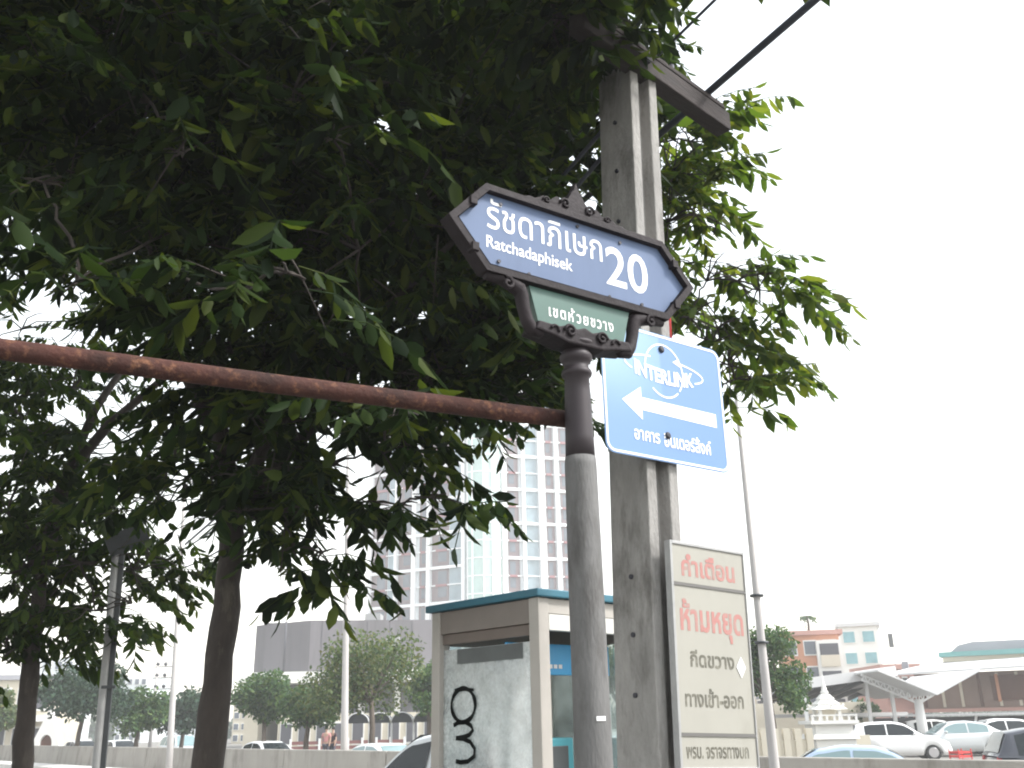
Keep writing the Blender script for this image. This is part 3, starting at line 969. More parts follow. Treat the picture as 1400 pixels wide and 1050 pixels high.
def car(kind, name, label, loc, yaw, pm, group=None, glass='car_glass', bottom=True):
    K = KINDS[kind]
    t = thing(name, label, 'car', loc, yaw, group)
    L = K['L']
    xs = [-L / 2 + L * i / 60 for i in range(61)]
    mb = MB()
    vs = []
    n = 14
    for x in xs:
        zt = interp(K['top'], x)
        hw = interp(K['hw'], x)
        z0 = .2 if abs(x) < L / 2 - .2 else .26
        zb = z0
        for c in (K['wb'], -K['wb']):
            dd = abs(x - c)
            ra = K['wr'] + .06
            if dd < ra:
                zb = max(zb, K['wr'] + math.sqrt(ra * ra - dd * dd))
        zb = min(zb, zt - .08)
        half = [(0, z0 + .05), (hw * .75, z0 + .05), (hw * .97, zb), (hw, zb + (zt - zb) * .35), (hw * .995, zb + (zt - zb) * .7), (hw * .95, zt - .03), (hw * .85, zt), (0, zt + .02)]
        vs += [(x, y, z) for y, z in half] + [(x, -y, z) for y, z in half[-2:0:-1]]
    fs = [(i * n + j, i * n + (j + 1) % n, (i + 1) * n + (j + 1) % n, (i + 1) * n + j) for i in range(60) for j in range(n)]
    fs += [tuple(range(n - 1, -1, -1)), tuple(60 * n + j for j in range(n))]
    mb.add(vs, fs, True)
    mb.build('body', pm, t)
    cab = K['cab']
    belt = K['belt'] - .02
    hb = interp(K['hw'], 0) * .93
    tum = .36
    X0, X1 = cab[0][0], cab[-1][0]
    m = 40
    cx = [X0 + (X1 - X0) * i / m for i in range(m + 1)]
    zc = [max(interp(cab, x), belt + .01) for x in cx]
    def hy(z):
        return hb - (z - belt) * tum
    vs = []
    for x, z in zip(cx, zc):
        k = min(1, (z - belt) / .2)
        h = hy(z)
        zs_ = z - .05 * k
        half = [(hb, belt - .02), (hy(zs_), zs_), (h - .07 * k, z - .008 * k), (0, z + .012 * k)]
        vs += [(x, y, zz) for y, zz in half] + [(x, -y, zz) for y, zz in half[-2::-1]]
    nn = 7
    fs = [(i * nn + j, i * nn + j + 1, (i + 1) * nn + j + 1, (i + 1) * nn + j) for i in range(m) for j in range(nn - 1)]
    c = MB()
    c.add(vs, fs, True)
    c.build('roof', pm, t)
    # side windows
    for sgn in (1, -1):
        for a, b in K['win']:
            q = []
            w = MB()
            k = 10
            vv = []
            for i in range(k + 1):
                x = a + (b - a) * i / k
                z1 = interp(cab, x) - .085
                z0 = belt + .035
                z1 = max(z1, z0 + .005)
                vv += [(x, sgn * (hy(z0) + .006), z0), (x, sgn * (hy(z1) + .006), z1)]
            w.add(vv, [(2 * i, 2 * i + 2, 2 * i + 3, 2 * i + 1) if sgn < 0 else (2 * i + 1, 2 * i + 3, 2 * i + 2, 2 * i) for i in range(k)], True)
            w.build('window', glass, t)
    for nm, (xa, xb) in (('windscreen', (cab[-1][0] - .05, cab[-2][0] + .02)), ('rear_window', (cab[0][0] + .06, cab[1][0] - .02))):
        w = MB()
        vv = []
        k = 8
        for i in range(k + 1):
            x = xa + (xb - xa) * i / k
            z = interp(cab, x)
            h = hy(z) - .10
            for j in range(5):
                y = -h + 2 * h * j / 4
                vv.append((x + (.02 if nm == 'windscreen' else -.02), y, z + .016 + .01 * (1 - (2 * j / 4 - 1) ** 2)))
        w.add(vv, [(i * 5 + j, i * 5 + j + 1, (i + 1) * 5 + j + 1, (i + 1) * 5 + j) for i in range(k) for j in range(4)], True)
        w.build(nm, glass, t)
    for sx in (1, -1):
        for sy in (1, -1):
            hwv = interp(K['hw'], sx * K['wb'])
            y1 = sy * (hwv - .01)
            y0 = sy * (hwv - .2)
            wh = MB().tube([(sx * K['wb'], y0, K['wr']), (sx * K['wb'], y0 + (y1 - y0) * .15, K['wr']), (sx * K['wb'], y0 + (y1 - y0) * .85, K['wr']), (sx * K['wb'], y1, K['wr'])], [K['wr'] - .03, K['wr'], K['wr'], K['wr'] - .03], 24).build('wheel', 'tyre', t)
            rm = MB().tube([(sx * K['wb'], y1 - sy * .005, K['wr']), (sx * K['wb'], y1 + sy * .006, K['wr'])], [K['wr'] * .68, K['wr'] * .62], 20)
            rm.build('rim', 'rim', wh)
    for sy in (1, -1):
        zt = interp(K['top'], L / 2 - .25)
        hw = interp(K['hw'], L / 2 - .2)
        MB().sphere((L / 2 - .24, sy * (hw * .86), zt - .12), .1, 8, (1.6, .8, .8)).build('headlight', 'lamp_clear', t)
        zt = interp(K['top'], -L / 2 + .12)
        hw = interp(K['hw'], -L / 2 + .12)
        MB().sphere((-L / 2 + .12, sy * (hw * .9), zt - .1), .1, 8, (.9, .8, 1.3)).build('taillight', 'lamp_red', t)
        MB().sphere((K['win'][-1][1] - .02, sy * (hb + .1), belt + .07), .09, 8, (.7, 1.1, .75)).build('mirror', pm, t)
    return t
def facing(deg_from_right):             # yaw whose front points to picture-right (0), away (90), picture-left (180)
    return R(deg_from_right)

def on(px, Y, z=0.0):
    return Vector((at(px, 988, Y).x, Y, z))
car('suv', 'parked_car', 'silver car with tinted windows standing at the kerb behind the phone booth', on(655, 10.2, -.146), YAW_ROAD + R(4), 'p_silver')
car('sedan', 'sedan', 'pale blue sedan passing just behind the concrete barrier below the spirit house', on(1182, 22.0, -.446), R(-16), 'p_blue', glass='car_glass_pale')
car('hatch', 'white_car', 'white car parked side on before the white carport, front wheel showing', on(1222, 42, -.15), R(-8), 'p_white')
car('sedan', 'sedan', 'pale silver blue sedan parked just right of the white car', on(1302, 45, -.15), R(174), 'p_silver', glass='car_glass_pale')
car('hatch', 'white_car', 'white car parked behind the silver blue sedan, only roof showing', on(1282, 51, -.15), R(-6), 'p_white')
car('hatch', 'white_car', 'white hatchback half hidden behind the dark vehicle at right edge', on(1352, 47, -.15), R(176), 'p_white')
car('suv', 'dark_car', 'dark blue tall car passing behind the barrier at the right edge', on(1476, 25, -.446), R(-12), 'p_dark')
car('hatch', 'white_car', 'white car beyond the barrier left of the leaning metal pole', on(118, 66, -.446), YAW_ROAD + math.pi, 'p_white')
car('hatch', 'white_car', 'white car beyond the barrier right of the leaning metal pole', on(170, 62, -.446), YAW_ROAD + math.pi, 'p_white')
car('suv', 'pale_van', 'pale teal white vehicle beyond the barrier beside the left lamp post', on(252, 66, -.446), YAW_ROAD + math.pi, 'p_silver', glass='car_glass_pale')
car('sedan', 'white_car', 'white car beyond the barrier right of the big tree trunk', on(370, 48, -.446), YAW_ROAD + math.pi, 'p_white')
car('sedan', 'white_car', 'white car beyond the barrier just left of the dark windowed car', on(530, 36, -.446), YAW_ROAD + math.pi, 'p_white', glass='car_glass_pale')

# ------------------------------------------------------------------ concrete barrier in panels
bt = thing('concrete_barrier', 'long low stained concrete barrier running along the middle of the road', 'barrier', rw(15.5, 0, -.3), YAW_ROAD)
u = -24
while u < 130:
    b = MB()
    l = 5.96
    b.add([(u, .0, 0), (u + l, 0, 0), (u + l, -.5, 0), (u, -.5, 0), (u, -.09, .5), (u + l, -.09, .5), (u + l, -.41, .5), (u, -.41, .5), (u, -.13, 1.22), (u + l, -.13, 1.22), (u + l, -.37, 1.22), (u, -.37, 1.22)],
          [(0, 1, 5, 4), (4, 5, 9, 8), (2, 3, 7, 6), (6, 7, 11, 10), (8, 9, 10, 11), (0, 4, 7, 3), (4, 8, 11, 7), (1, 2, 6, 5), (5, 6, 10, 9)])
    b.build('barrier_panel', 'barrier', bt, .02)
    u += 6

# ------------------------------------------------------------------ lamp posts and poles
def lamp(name, label, xb, yb, xt, yt, Y, r0, r1, ztop, m, arm=None, cat='lamp post', z0=-.15):
    A, B = at(xb, yb, Y), at(xt, yt, Y)
    d = (B - A) / (B.z - A.z)
    P0 = A + d * (z0 - A.z)
    t = thing(name, label, cat, P0)
    k = 8
    pts = [d * ((ztop - z0) * i / k) for i in range(k + 1)]
    MB().tube(pts, [r0 + (r1 - r0) * i / k for i in range(k + 1)], 12).build('shaft', m, t)
    return t, pts[-1]
t, tp = lamp('lamp_post', 'tall tapered concrete lamp post right of the notice board', 1058, 1040, 1008, 560, 16, .09, .022, 8.2, 'lamp_conc')
for z, r in ((2.75, .085), (3.5, .085)):
    k = (z + .15) / 8.35
    P = tp * k
    MB().tube([P - Vector((0, 0, .02)), P + Vector((0, 0, .02))], .115, 12).build('band', 'dark_metal', t)
MB().tube([tp, tp + Vector((-.5, .1, .25)), tp + Vector((-1.5, .3, .35))], .03, 8).build('arm', 'lamp_conc', t)
MB().sphere(tp + Vector((-1.8, .36, .34)), .3, 8, (1, .45, .25)).build('lamp_head', 'galv', t)
for xb, xt, yt, Y, lab in ((233, 246, 780, 38, 'slim pale lamp post beyond the barrier left of the big trunk'), (471, 474, 760, 32, 'slim pale lamp post beyond the barrier right of the big trunk')):
    t, tp = lamp('lamp_post', lab, xb, 1015, xt, yt, Y, .13, .05, 11.0, 'lamp_conc')
    MB().tube([tp, tp + Vector((.5, -.1, .25)), tp + Vector((1.6, -.4, .4))], .035, 8).build('arm', 'lamp_conc', t)
    MB().sphere(tp + Vector((1.9, -.5, .38)), .32, 8, (1, .45, .25)).build('lamp_head', 'galv', t)
t, tp = lamp('metal_pole', 'thin dark leaning metal pole among the left trees', 131, 1050, 152, 825, 8.0, .032, .03, 3.05, 'galv', cat='pole', z0=0)
A = tp * (1.93 / 3.05)
MB().box(A.x + .0, A.x + .11, A.y - .04, A.y - .02, A.z - .012, A.z + .012).build('bracket', 'dark_metal', t)
MB().bar(tp * .02 + Vector((.045, 0.01, 0)), tp + Vector((.045, .01, 0)), .02, .05).build('channel', 'dark_metal', t)
MB().bar(tp + Vector((-.06, -.04, .0)), tp + Vector((.22, .06, .14)), .03, .18).build('sign_back', 'dark_metal', t)

# ------------------------------------------------------------------ trees
def leaf_mesh(name, V, F, mat_, parent):
    me = bpy.data.meshes.new(name)
    me.vertices.add(len(V))
    me.vertices.foreach_set('co', V.astype(np.float32).ravel())
    tot = np.array([len(f) for f in F], dtype=np.int32) if not isinstance(F, tuple) else F[1]
    if isinstance(F, tuple):
        idx, tot = F
    me.loops.add(len(idx))
    me.loops.foreach_set('vertex_index', idx.astype(np.int32))
    me.polygons.add(len(tot))
    st = np.concatenate([[0], np.cumsum(tot)[:-1]])
    me.polygons.foreach_set('loop_start', st.astype(np.int32))
    me.polygons.foreach_set('loop_total', tot.astype(np.int32))
    me.polygons.foreach_set('use_smooth', np.ones(len(tot), dtype=bool))
    me.update(calc_edges=True)
    me.validate()
    o = bpy.data.objects.new(name, me)
    COL.objects.link(o)
    me.materials.append(M[mat_])
    if parent:
        o.parent = parent
    return o
def norm(a):
    return a / np.maximum(np.linalg.norm(a, axis=-1, keepdims=True), 1e-9)
def leaflets(base, direc, width_dir, length, width, curl):
    """arrays (N,3): folded, curled leaflets of 7 vertices"""
    N = len(base)
    nrm = norm(np.cross(direc, width_dir))
    l = length[:, None]
    w = width[:, None]
    c = curl[:, None]
    def P(a, s, lift):
        return base + direc * l * a + width_dir * w * s - nrm * l * c * (a * a) + nrm * w * lift
    V = np.stack([P(0, 0, 0), P(.3, -.46, .12), P(.3, .46, .12), P(.68, -.42, .1), P(.68, .42, .1), P(1, 0, 0), P(.5, 0, -.05)], 1)
    tri = np.array([[0, 6, 1], [0, 2, 6], [1, 6, 3], [2, 4, 6], [3, 6, 5], [4, 5, 6]])
    idx = (np.arange(N)[:, None, None] * 7 + tri[None]).reshape(-1)
    return V.reshape(-1, 3), idx, np.full(N * 6, 3)
def fronds(pos, rng, flen=(.32, .50), ll=(.12, .195), pairs=6, aim=None, droop=(0.1, 1.0)):
    """pinnate sprays with hanging leaflets rooted at pos (N,3)"""
    N = len(pos)
    az = rng.uniform(0, 2 * np.pi, N)
    if aim is not None:
        az = np.where(rng.random(N) < .75, np.arctan2(aim[:, 1], aim[:, 0]) + rng.normal(0, .7, N), az)
    sz = rng.uniform(.72, 1.2, N)
    L = rng.uniform(*flen, N) * sz
    dr = rng.uniform(*droop, N)
    h = np.stack([np.cos(az), np.sin(az), np.zeros(N)], 1)
    side = np.stack([-np.sin(az), np.cos(az), np.zeros(N)], 1)
    Vs, Is, Ts, off = [], [], [], 0
    def rp(t):
        # the spray starts a little upward and bends down
        x = t * L
        z = L * (0.18 * t - dr * t * t * .9)
        return pos + h * x[:, None] + np.stack([np.zeros(N), np.zeros(N), z], 1)
    # rachis
    ts = [0, .35, .7, 1.0]
    rv = []
    for t in ts:
        p = rp(np.full(N, t))
        for a in (0, 2.1, 4.2):
            rv.append(p + side * (.0035 * math.cos(a)) + np.array([0, 0, .0035 * math.sin(a)]))
    rv = np.stack(rv, 1)
    q = []
    for i in range(3):
        for j in range(3):
            q.append([i * 3 + j, i * 3 + (j + 1) % 3, i * 3 + 3 + (j + 1) % 3, i * 3 + 3 + j])
    idx = (np.arange(N)[:, None, None] * 12 + np.array(q)[None]).reshape(-1)
    Vs.append(rv.reshape(-1, 3))
    Is.append(idx)
    Ts.append(np.full(N * 9, 4))
    off = N * 12
    for k in range(pairs * 2 + 1):
        t = .22 + .78 * (k // 2 + (k % 2) * .35) / pairs if k < pairs * 2 else 1.0
        t = np.clip(t + rng.normal(0, .015, N), .1, 1)
        b = rp(t)
        s = (1 if k % 2 else -1) if k < pairs * 2 else 0
        out = side * s * rng.uniform(.25, .85, N)[:, None] + h * rng.uniform(.15, .6, N)[:, None]
        dn = np.stack([np.zeros(N), np.zeros(N), -rng.uniform(.35, 1.15, N)], 1)
        d = norm(out + dn + rng.normal(0, .18, (N, 3)))
        wd = norm(np.cross(d, norm(rng.normal(0, .5, (N, 3)) + np.array([0, 0, 1.0]) + side * s * .8 + h * .3)))
        ln = rng.uniform(*ll, N) * sz * (1.0 - .25 * abs(2 * min(1, k / (2 * pairs)) - 1))
        V, I, T = leaflets(b, d, wd, ln, ln * rng.uniform(.32, .43, N), rng.uniform(-.05, .3, N))
        keep = rng.random(N) < .93
        V = V.reshape(N, 7, 3)[keep].reshape(-1, 3)
        nk = int(keep.sum())
        I, T = I[:nk * 18], T[:nk * 6]
        Vs.append(V)
        Is.append(I + off)
        Ts.append(T)
        off += len(V)
    return np.concatenate(Vs), np.concatenate(Is), np.concatenate(Ts)
def limb_path(a, b, rng, k=6, wob=.06, rise=.12):
    a, b = Vector(a), Vector(b)
    L = (b - a).length
    pts = []
    for i in range(k + 1):
        t = i / k
        p = a.lerp(b, t)
        p.z += rise * L * math.sin(math.pi * t) * .6
        if 0 < i < k:
            p += Vector(rng.normal(0, wob * L * .4, 3))
        pts.append(p)
    return pts
def near_tree(name, label, trunk_px, Y, r0, clusters, per, rng, zcut=None, extra_limbs=(), leafm='leaf'):
    """tree whose trunk follows photo pixels at distance Y; clusters are (x, y, distance, radius in m, density)"""
    tp = [at(x, y, Y + k) for x, y, k in trunk_px]
    d = (tp[1] - tp[0]).normalized()
    base = tp[0] + d * ((0 - tp[0].z) / d.z)
    t = thing(name, label, 'tree', base)
    tb = MB()
    pts = [base] + tp
    fine = []
    for a, b in zip(pts, pts[1:]):
        for i in range(4):
            fine.append(a.lerp(b, i / 4) + Vector((rng.normal(0, .006), rng.normal(0, .006), 0)))
    fine.append(pts[-1])
    n = len(fine)
    rad = [r0 * (1.0 - .42 * i / n) * (1 + .05 * math.sin(i * 1.7)) for i in range(n)]
    rad[0] *= 1.35
    tb.tube([p - base for p in fine], rad, 14)
    tb.build('trunk', 'bark', t)
    lb = MB()
    C = [(x if y is None else at(x, y, D), rm, den) for x, y, D, rm, den in clusters]
    nodes = [(fine[-1], rad[-1]), (fine[-4], rad[-4])]
    order = sorted(C, key=lambda c: (c[0] - fine[-1]).length)
    for c, rm, den in order:
        j = min(range(len(nodes)), key=lambda q: (nodes[q][0] - c).length + .35 * (nodes[q][0] - fine[-1]).length)
        a, ra = nodes[j]
        r1 = max(.008, min(ra * .62, .045))
        path = limb_path(a - base, c - base, rng)
        lb.tube(path, [r1 + (max(.006, r1 * .45) - r1) * i / 6 for i in range(7)], 7, cap=True)
        nodes.append((c, max(.012, r1 * .6)))
        for _ in range(5):
            v = Vector(rng.normal(0, 1, 3)).normalized() * rm * .9
            v.z *= .6
            lb.tube(limb_path(c - base, c - base + v, rng, 3), [.008, .006, .005, .003], 5)
    for px in extra_limbs:
        pp = [at(*q) - base for q in px[0]]
        lb.tube(pp, [px[1] + (px[2] - px[1]) * i / (len(pp) - 1) for i in range(len(pp))], 9)
    lb.build('limbs', 'bark', t)
    P, A = [], []
    tw = MB()
    for c, rm, den in C:
        k = max(1, int(per * den * (rm / .6) ** 2 / 5.2))
        v = norm(rng.normal(0, 1, (k, 3))) * (rng.random((k, 1)) ** .45) * rm
        v[:, 2] *= .75
        for q in v:
            out = Vector((q[0], q[1], 0)) / rm + Vector(rng.normal(0, .45, 3))
            out.z = rng.uniform(-.9, .05)
            out.normalize()
            o = Vector(c) + Vector(q)
            L = rng.uniform(.25, .5)
            if zcut is None or o.z > zcut:
                tw.tube([o - base - out * L * .4, o - base + Vector((0, 0, .02)), o - base + out * L * .6], [.006, .004, .002], 5)
            m_ = rng.integers(4, 7)
            for i in range(m_):
                f = (i + .5) / m_
                p = o + out * (L * (f - .4)) + Vector(rng.normal(0, .025, 3))
                P.append(p)
                A.append(out + Vector(rng.normal(0, .35, 3)))
    tw.build('twigs', 'bark', t)['kind'] = 'stuff'
    P = np.array([tuple(p) for p in P])
    A = np.array([tuple(p) for p in A])
    if zcut is not None:
        keep = P[:, 2] > zcut
        P, A = P[keep], A[keep]
    V, I, T = fronds(P, rng, aim=A)
    V = V - np.array(base)
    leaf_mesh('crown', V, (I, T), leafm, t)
    return t

rng = np.random.default_rng(11)
big = []
# main mass: rows of clusters (photo x, y, distance, radius m, density)
for y, xs_, ds, rr in ((-260, range(-100, 900, 170), (5.0, 6.6), .95), (-110, range(-80, 860, 140), (4.2, 6.0), .85), (20, range(-60, 800, 120), (4.4, 6.4), .75),
                       (130, range(-40, 760, 115), (4.2, 6.2), .70), (240, range(-60, 640, 115), (4.4, 6.2), .62), (345, range(290, 680, 110), (4.6, 6.2), .60)):
    for i, x in enumerate(xs_):
        near = 5.5 if (x > 540 and y > -150) else 0
        big.append((x + rng.uniform(-25, 25), y + rng.uniform(-25, 25), max(near, ds[i % 2] + rng.uniform(-.3, .3)), rr, 1.0))
        big.append((x + rng.uniform(-45, 45), y + rng.uniform(-40, 40), ds[(i + 1) % 2] + 1.6 + rng.uniform(-.3, .3), rr * 1.1, .9))
for x, y, z, r in ((-1.5, .5, 5.6, 1.3), (-3.2, .8, 5.2, 1.3), (-4.5, 1.8, 5.4, 1.3), (-2.2, 1.8, 6.0, 1.3), (-.6, 2.2, 6.2, 1.2), (-3.4, 3.2, 6.4, 1.3), (-5.2, 3.4, 5.4, 1.2), (-2.6, -1.0, 5.4, 1.3), (-4.4, -.4, 5.2, 1.2), (-.6, -.8, 5.8, 1.1)):
    big.append((Vector((x, y, z)), None, None, r, .55))  # unseen crown clusters added over and behind the camera to shade the left
big += [(700, 250, 5.2, .6, 1.2), (770, 200, 5.6, .55, 1.2), (800, 130, 5.8, .5, 1.1), (640, 300, 5.8, .6, 1.2), (720, 330, 5.6, .6, 1.2), (770, 360, 6, .5, 1.1), (560, 300, 4.8, .5, 1.1), (690, 120, 5.4, .6, 1.1)]
# band under and behind the rail
big += [(300, 430, 5.6, .5, 1), (400, 440, 5.4, .5, 1.1), (500, 450, 5.6, .5, 1.1), (600, 435, 5.4, .5, 1.2), (690, 440, 5.4, .5, 1.2), (745, 465, 5.6, .4, 1.2),
        (320, 500, 5.8, .48, 1), (400, 515, 5.6, .42, 1.1), (480, 500, 5.4, .42, 1.0), (560, 490, 5.4, .42, 1.2), (640, 490, 5.3, .36, 1.3), (715, 495, 5.3, .32, 1.3),
        (310, 570, 5.6, .36, 1.2), (370, 590, 5.4, .34, 1.2), (440, 570, 5.4, .3, .7), (585, 520, 5.2, .26, 1.2), (660, 520, 5.2, .2, 1.4), (740, 530, 5.2, .16, 1.6),
        (290, 640, 5.5, .28, 1.2), (345, 650, 5.3, .28, 1.3), (400, 640, 5.3, .24, 1.2), (450, 635, 5.3, .2, 1.1), (515, 625, 5.2, .12, 2.2), (555, 610, 5.2, .12, 2.4),
        (330, 700, 5.3, .18, 1.6), (385, 700, 5.3, .16, 1.6), (430, 690, 5.2, .14, 2), (480, 690, 5.2, .12, 2.5), (545, 690, 5.2, .12, 2.5), (590, 680, 5.2, .1, 3),
        (495, 565, 5.4, .22, 1.4), (550, 550, 5.3, .2, 1.5), (605, 545, 5.3, .18, 1.6), (700, 545, 5.3, .14, 2), (530, 590, 5.4, .12, 2.2), (400, 750, 5.2, .1, 3), (440, 755, 5.2, .1, 3)]
big += [(392, 372, 3.3, .09, 6), (335, 395, 3.5, .09, 6), (105, 385, 3.6, .1, 6), (552, 565, 4.2, .08, 7), (455, 190, 3.8, .1, 5), (250, 210, 3.7, .1, 5), (60, 250, 3.6, .1, 5)]
# hanging out to the left of the trunk, thinner
big += [(230, 480, 6.2, .45, .5), (250, 600, 6.0, .36, .6), (210, 690, 6.2, .4, .5), (250, 660, 5.6, .3, .6), (200, 400, 6.2, .45, .4)]
# backlit foliage right of the pole, split off with lighter painted leaves
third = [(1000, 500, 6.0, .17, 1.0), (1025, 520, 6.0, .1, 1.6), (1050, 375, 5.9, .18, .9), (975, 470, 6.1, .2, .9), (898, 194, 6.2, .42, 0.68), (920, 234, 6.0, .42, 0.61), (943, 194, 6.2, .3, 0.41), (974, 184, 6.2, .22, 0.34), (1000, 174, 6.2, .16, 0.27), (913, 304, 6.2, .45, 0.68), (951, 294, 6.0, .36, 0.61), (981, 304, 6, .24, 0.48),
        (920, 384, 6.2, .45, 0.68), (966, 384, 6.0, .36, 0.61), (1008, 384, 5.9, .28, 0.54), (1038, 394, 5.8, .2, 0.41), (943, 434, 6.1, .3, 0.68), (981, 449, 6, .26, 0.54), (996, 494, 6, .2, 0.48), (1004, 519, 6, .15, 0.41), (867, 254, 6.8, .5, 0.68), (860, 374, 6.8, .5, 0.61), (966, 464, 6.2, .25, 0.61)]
# sprays in front of the pole top
big += [(770, -25, 4.1, .34, 1.0), (812, -22, 4.0, .15, 4), (730, 0, 4.0, .3, 1.1), (800, 12, 4.05, .15, 5), (795, -5, 4.0, .12, 5), (770, 30, 4.0, .13, 4), (765, 25, 4.0, .22, 2.5), (720, 10, 4.0, .25, 1.5), (835, -70, 4.2, .2, 1.5), (700, 0, 4.2, .4, 1), (985, -45, 4.6, .1, .4)]
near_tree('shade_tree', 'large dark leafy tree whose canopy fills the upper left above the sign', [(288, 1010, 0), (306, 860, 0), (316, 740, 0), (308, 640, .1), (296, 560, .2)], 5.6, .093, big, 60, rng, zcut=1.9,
          extra_limbs=[([(312, 720, 5.6), (360, 610, 5.5), (470, 480, 5.3), (620, 330, 5.2)], .05, .02), ([(298, 600, 5.8), (240, 480, 5.8), (200, 300, 5.6), (150, 120, 5.4)], .055, .02),
                       ([(330, 690, 5.6), (450, 560, 5.9), (650, 430, 6.0), (800, 340, 6.1)], .045, .015)])
second = [(20, 545, 8.4, .75, .75), (100, 530, 8.6, .7, .6), (40, 620, 8.0, .7, .8), (120, 620, 8.4, .6, .7), (180, 600, 8.6, .5, .45), (10, 700, 8.2, .75, .75), (90, 700, 8.0, .7, .8), (160, 700, 8.4, .55, .6),
          (30, 780, 8.2, .7, .9), (110, 770, 8.0, .65, 1.0), (180, 780, 8.2, .5, .8), (60, 840, 8.0, .6, 1.0), (130, 835, 8.0, .5, .9), (180, 825, 8.0, .32, .7), (15, 860, 8.2, .4, .7), (30, 450, 8.6, .8, .7), (-60, 560, 8.6, .9, .8), (-70, 700, 8.4, .9, .8),
          (-60, 820, 8.2, .7, .9), (120, 440, 8.8, .8, .5), (205, 760, 8, .3, .6), (5, 900, 8, .2, .5)]
near_tree('shade_tree', 'tree with painted backlit leaves showing behind and right of the utility pole', [(884, 1000, 0), (880, 850, 0), (872, 700, 0), (866, 560, 0), (868, 440, 0)], 6.1, .05, third, 60, rng, zcut=1.9, leafm='leaf_backlit')
near_tree('shade_tree', 'smaller leafy tree with slim trunk at the left edge', [(30, 1040, 0), (40, 930, 0), (48, 860, 0), (60, 760, 0)], 8.2, .09, second, 36, rng, zcut=1.9, leafm='leaf_mid',
          extra_limbs=[([(60, 770, 8.2), (90, 650, 8.2), (150, 580, 8.1), (220, 520, 8.0)], .07, .03), ([(95, 640, 8.2), (130, 560, 8.3), (170, 500, 8.4)], .045, .03)])

def far_tree(name, label, px, Y, top, bot, wpx, m, rng, trunk_r=.14, n=3200, leaf=.2, group='trees across the road', z0=-.15, clear=None):
    """broad tree across the road: crown from photo row top to bot, wpx wide"""
    c = on(px, Y, z0)
    zt, zb = at(px, top, Y).z, at(px, bot, Y).z
    wr = wpx / 2 * (Y * 1.06) / FPX
    t = thing(name, label, 'tree', c, 0, group)
    h = zt - zb
    cl = []
    for i in range(15):
        a = rng.uniform(0, 2 * np.pi)
        r = wr * .68 * math.sqrt(rng.random())
        zz = zb + h * (.2 + .62 * rng.random() * (1 - .45 * (r / wr) ** 2))
        cl.append((Vector((r * math.cos(a), r * math.sin(a), zz - z0)), wr * rng.uniform(.26, .42)))
    top_ = Vector((rng.normal(0, .1), rng.normal(0, .1), zb + h * .35 - z0))
    MB().tube([(0, 0, 0), (rng.normal(0, .05), 0, top_.z * .5), top_], [trunk_r, trunk_r * .8, trunk_r * .6], 9).build('trunk', 'bark_far', t)
    lb = MB()
    for q, r in cl:
        lb.tube(limb_path(top_ * .8, q, rng, 4), [trunk_r * .5, trunk_r * .4, trunk_r * .3, trunk_r * .2, trunk_r * .12], 6)
    lb.build('limbs', 'bark_far', t)
    tot = sum(r ** 2 for _, r in cl)
    P = []
    for q, r in cl:
        k = int(n * r * r / tot)
        v = norm(rng.normal(0, 1, (k, 3))) * (rng.random((k, 1)) ** .4) * r
        v[:, 2] *= min(1, .85 * h / wr)
        P.append(np.array(q) + v)
    P = np.concatenate(P)
    N = len(P)
    d = norm(rng.normal(0, 1, (N, 3)) + np.array([0, 0, -.5]))
    wd = norm(np.cross(d, rng.normal(0, 1, (N, 3))))
    ln = rng.uniform(.7, 1.3, N) * leaf
    V, I, T = leaflets(P, d, wd, ln, ln * .55, rng.uniform(0, .3, N))
    leaf_mesh('crown', V, (I, T), m, t)
    return t
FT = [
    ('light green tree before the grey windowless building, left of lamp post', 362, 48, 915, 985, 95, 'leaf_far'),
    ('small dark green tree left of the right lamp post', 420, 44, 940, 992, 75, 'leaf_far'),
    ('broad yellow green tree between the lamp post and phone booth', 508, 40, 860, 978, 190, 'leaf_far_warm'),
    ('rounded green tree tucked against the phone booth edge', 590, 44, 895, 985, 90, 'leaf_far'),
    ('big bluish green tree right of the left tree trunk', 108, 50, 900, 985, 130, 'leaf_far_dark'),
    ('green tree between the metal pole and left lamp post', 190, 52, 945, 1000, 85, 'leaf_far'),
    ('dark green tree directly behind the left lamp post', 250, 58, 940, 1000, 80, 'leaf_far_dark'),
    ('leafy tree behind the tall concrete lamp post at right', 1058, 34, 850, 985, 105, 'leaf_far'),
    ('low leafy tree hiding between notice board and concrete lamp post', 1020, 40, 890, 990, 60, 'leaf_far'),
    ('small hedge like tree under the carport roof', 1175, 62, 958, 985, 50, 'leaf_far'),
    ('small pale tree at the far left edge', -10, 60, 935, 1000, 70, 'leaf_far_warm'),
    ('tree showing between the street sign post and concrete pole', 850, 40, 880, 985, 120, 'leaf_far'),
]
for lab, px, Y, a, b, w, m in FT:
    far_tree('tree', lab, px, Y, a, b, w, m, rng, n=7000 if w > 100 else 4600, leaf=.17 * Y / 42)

# ------------------------------------------------------------------ buildings
def bldg(name, label, px, Y, yaw=0, cat='building', z0=-.15):
    return thing(name, label, cat, on(px, Y, z0), yaw)
def zz(px, py, Y):
    return at(px, py, Y).z + .15
def wm(px0, px1, Y):
    return on(px1, Y).x - on(px0, Y).x

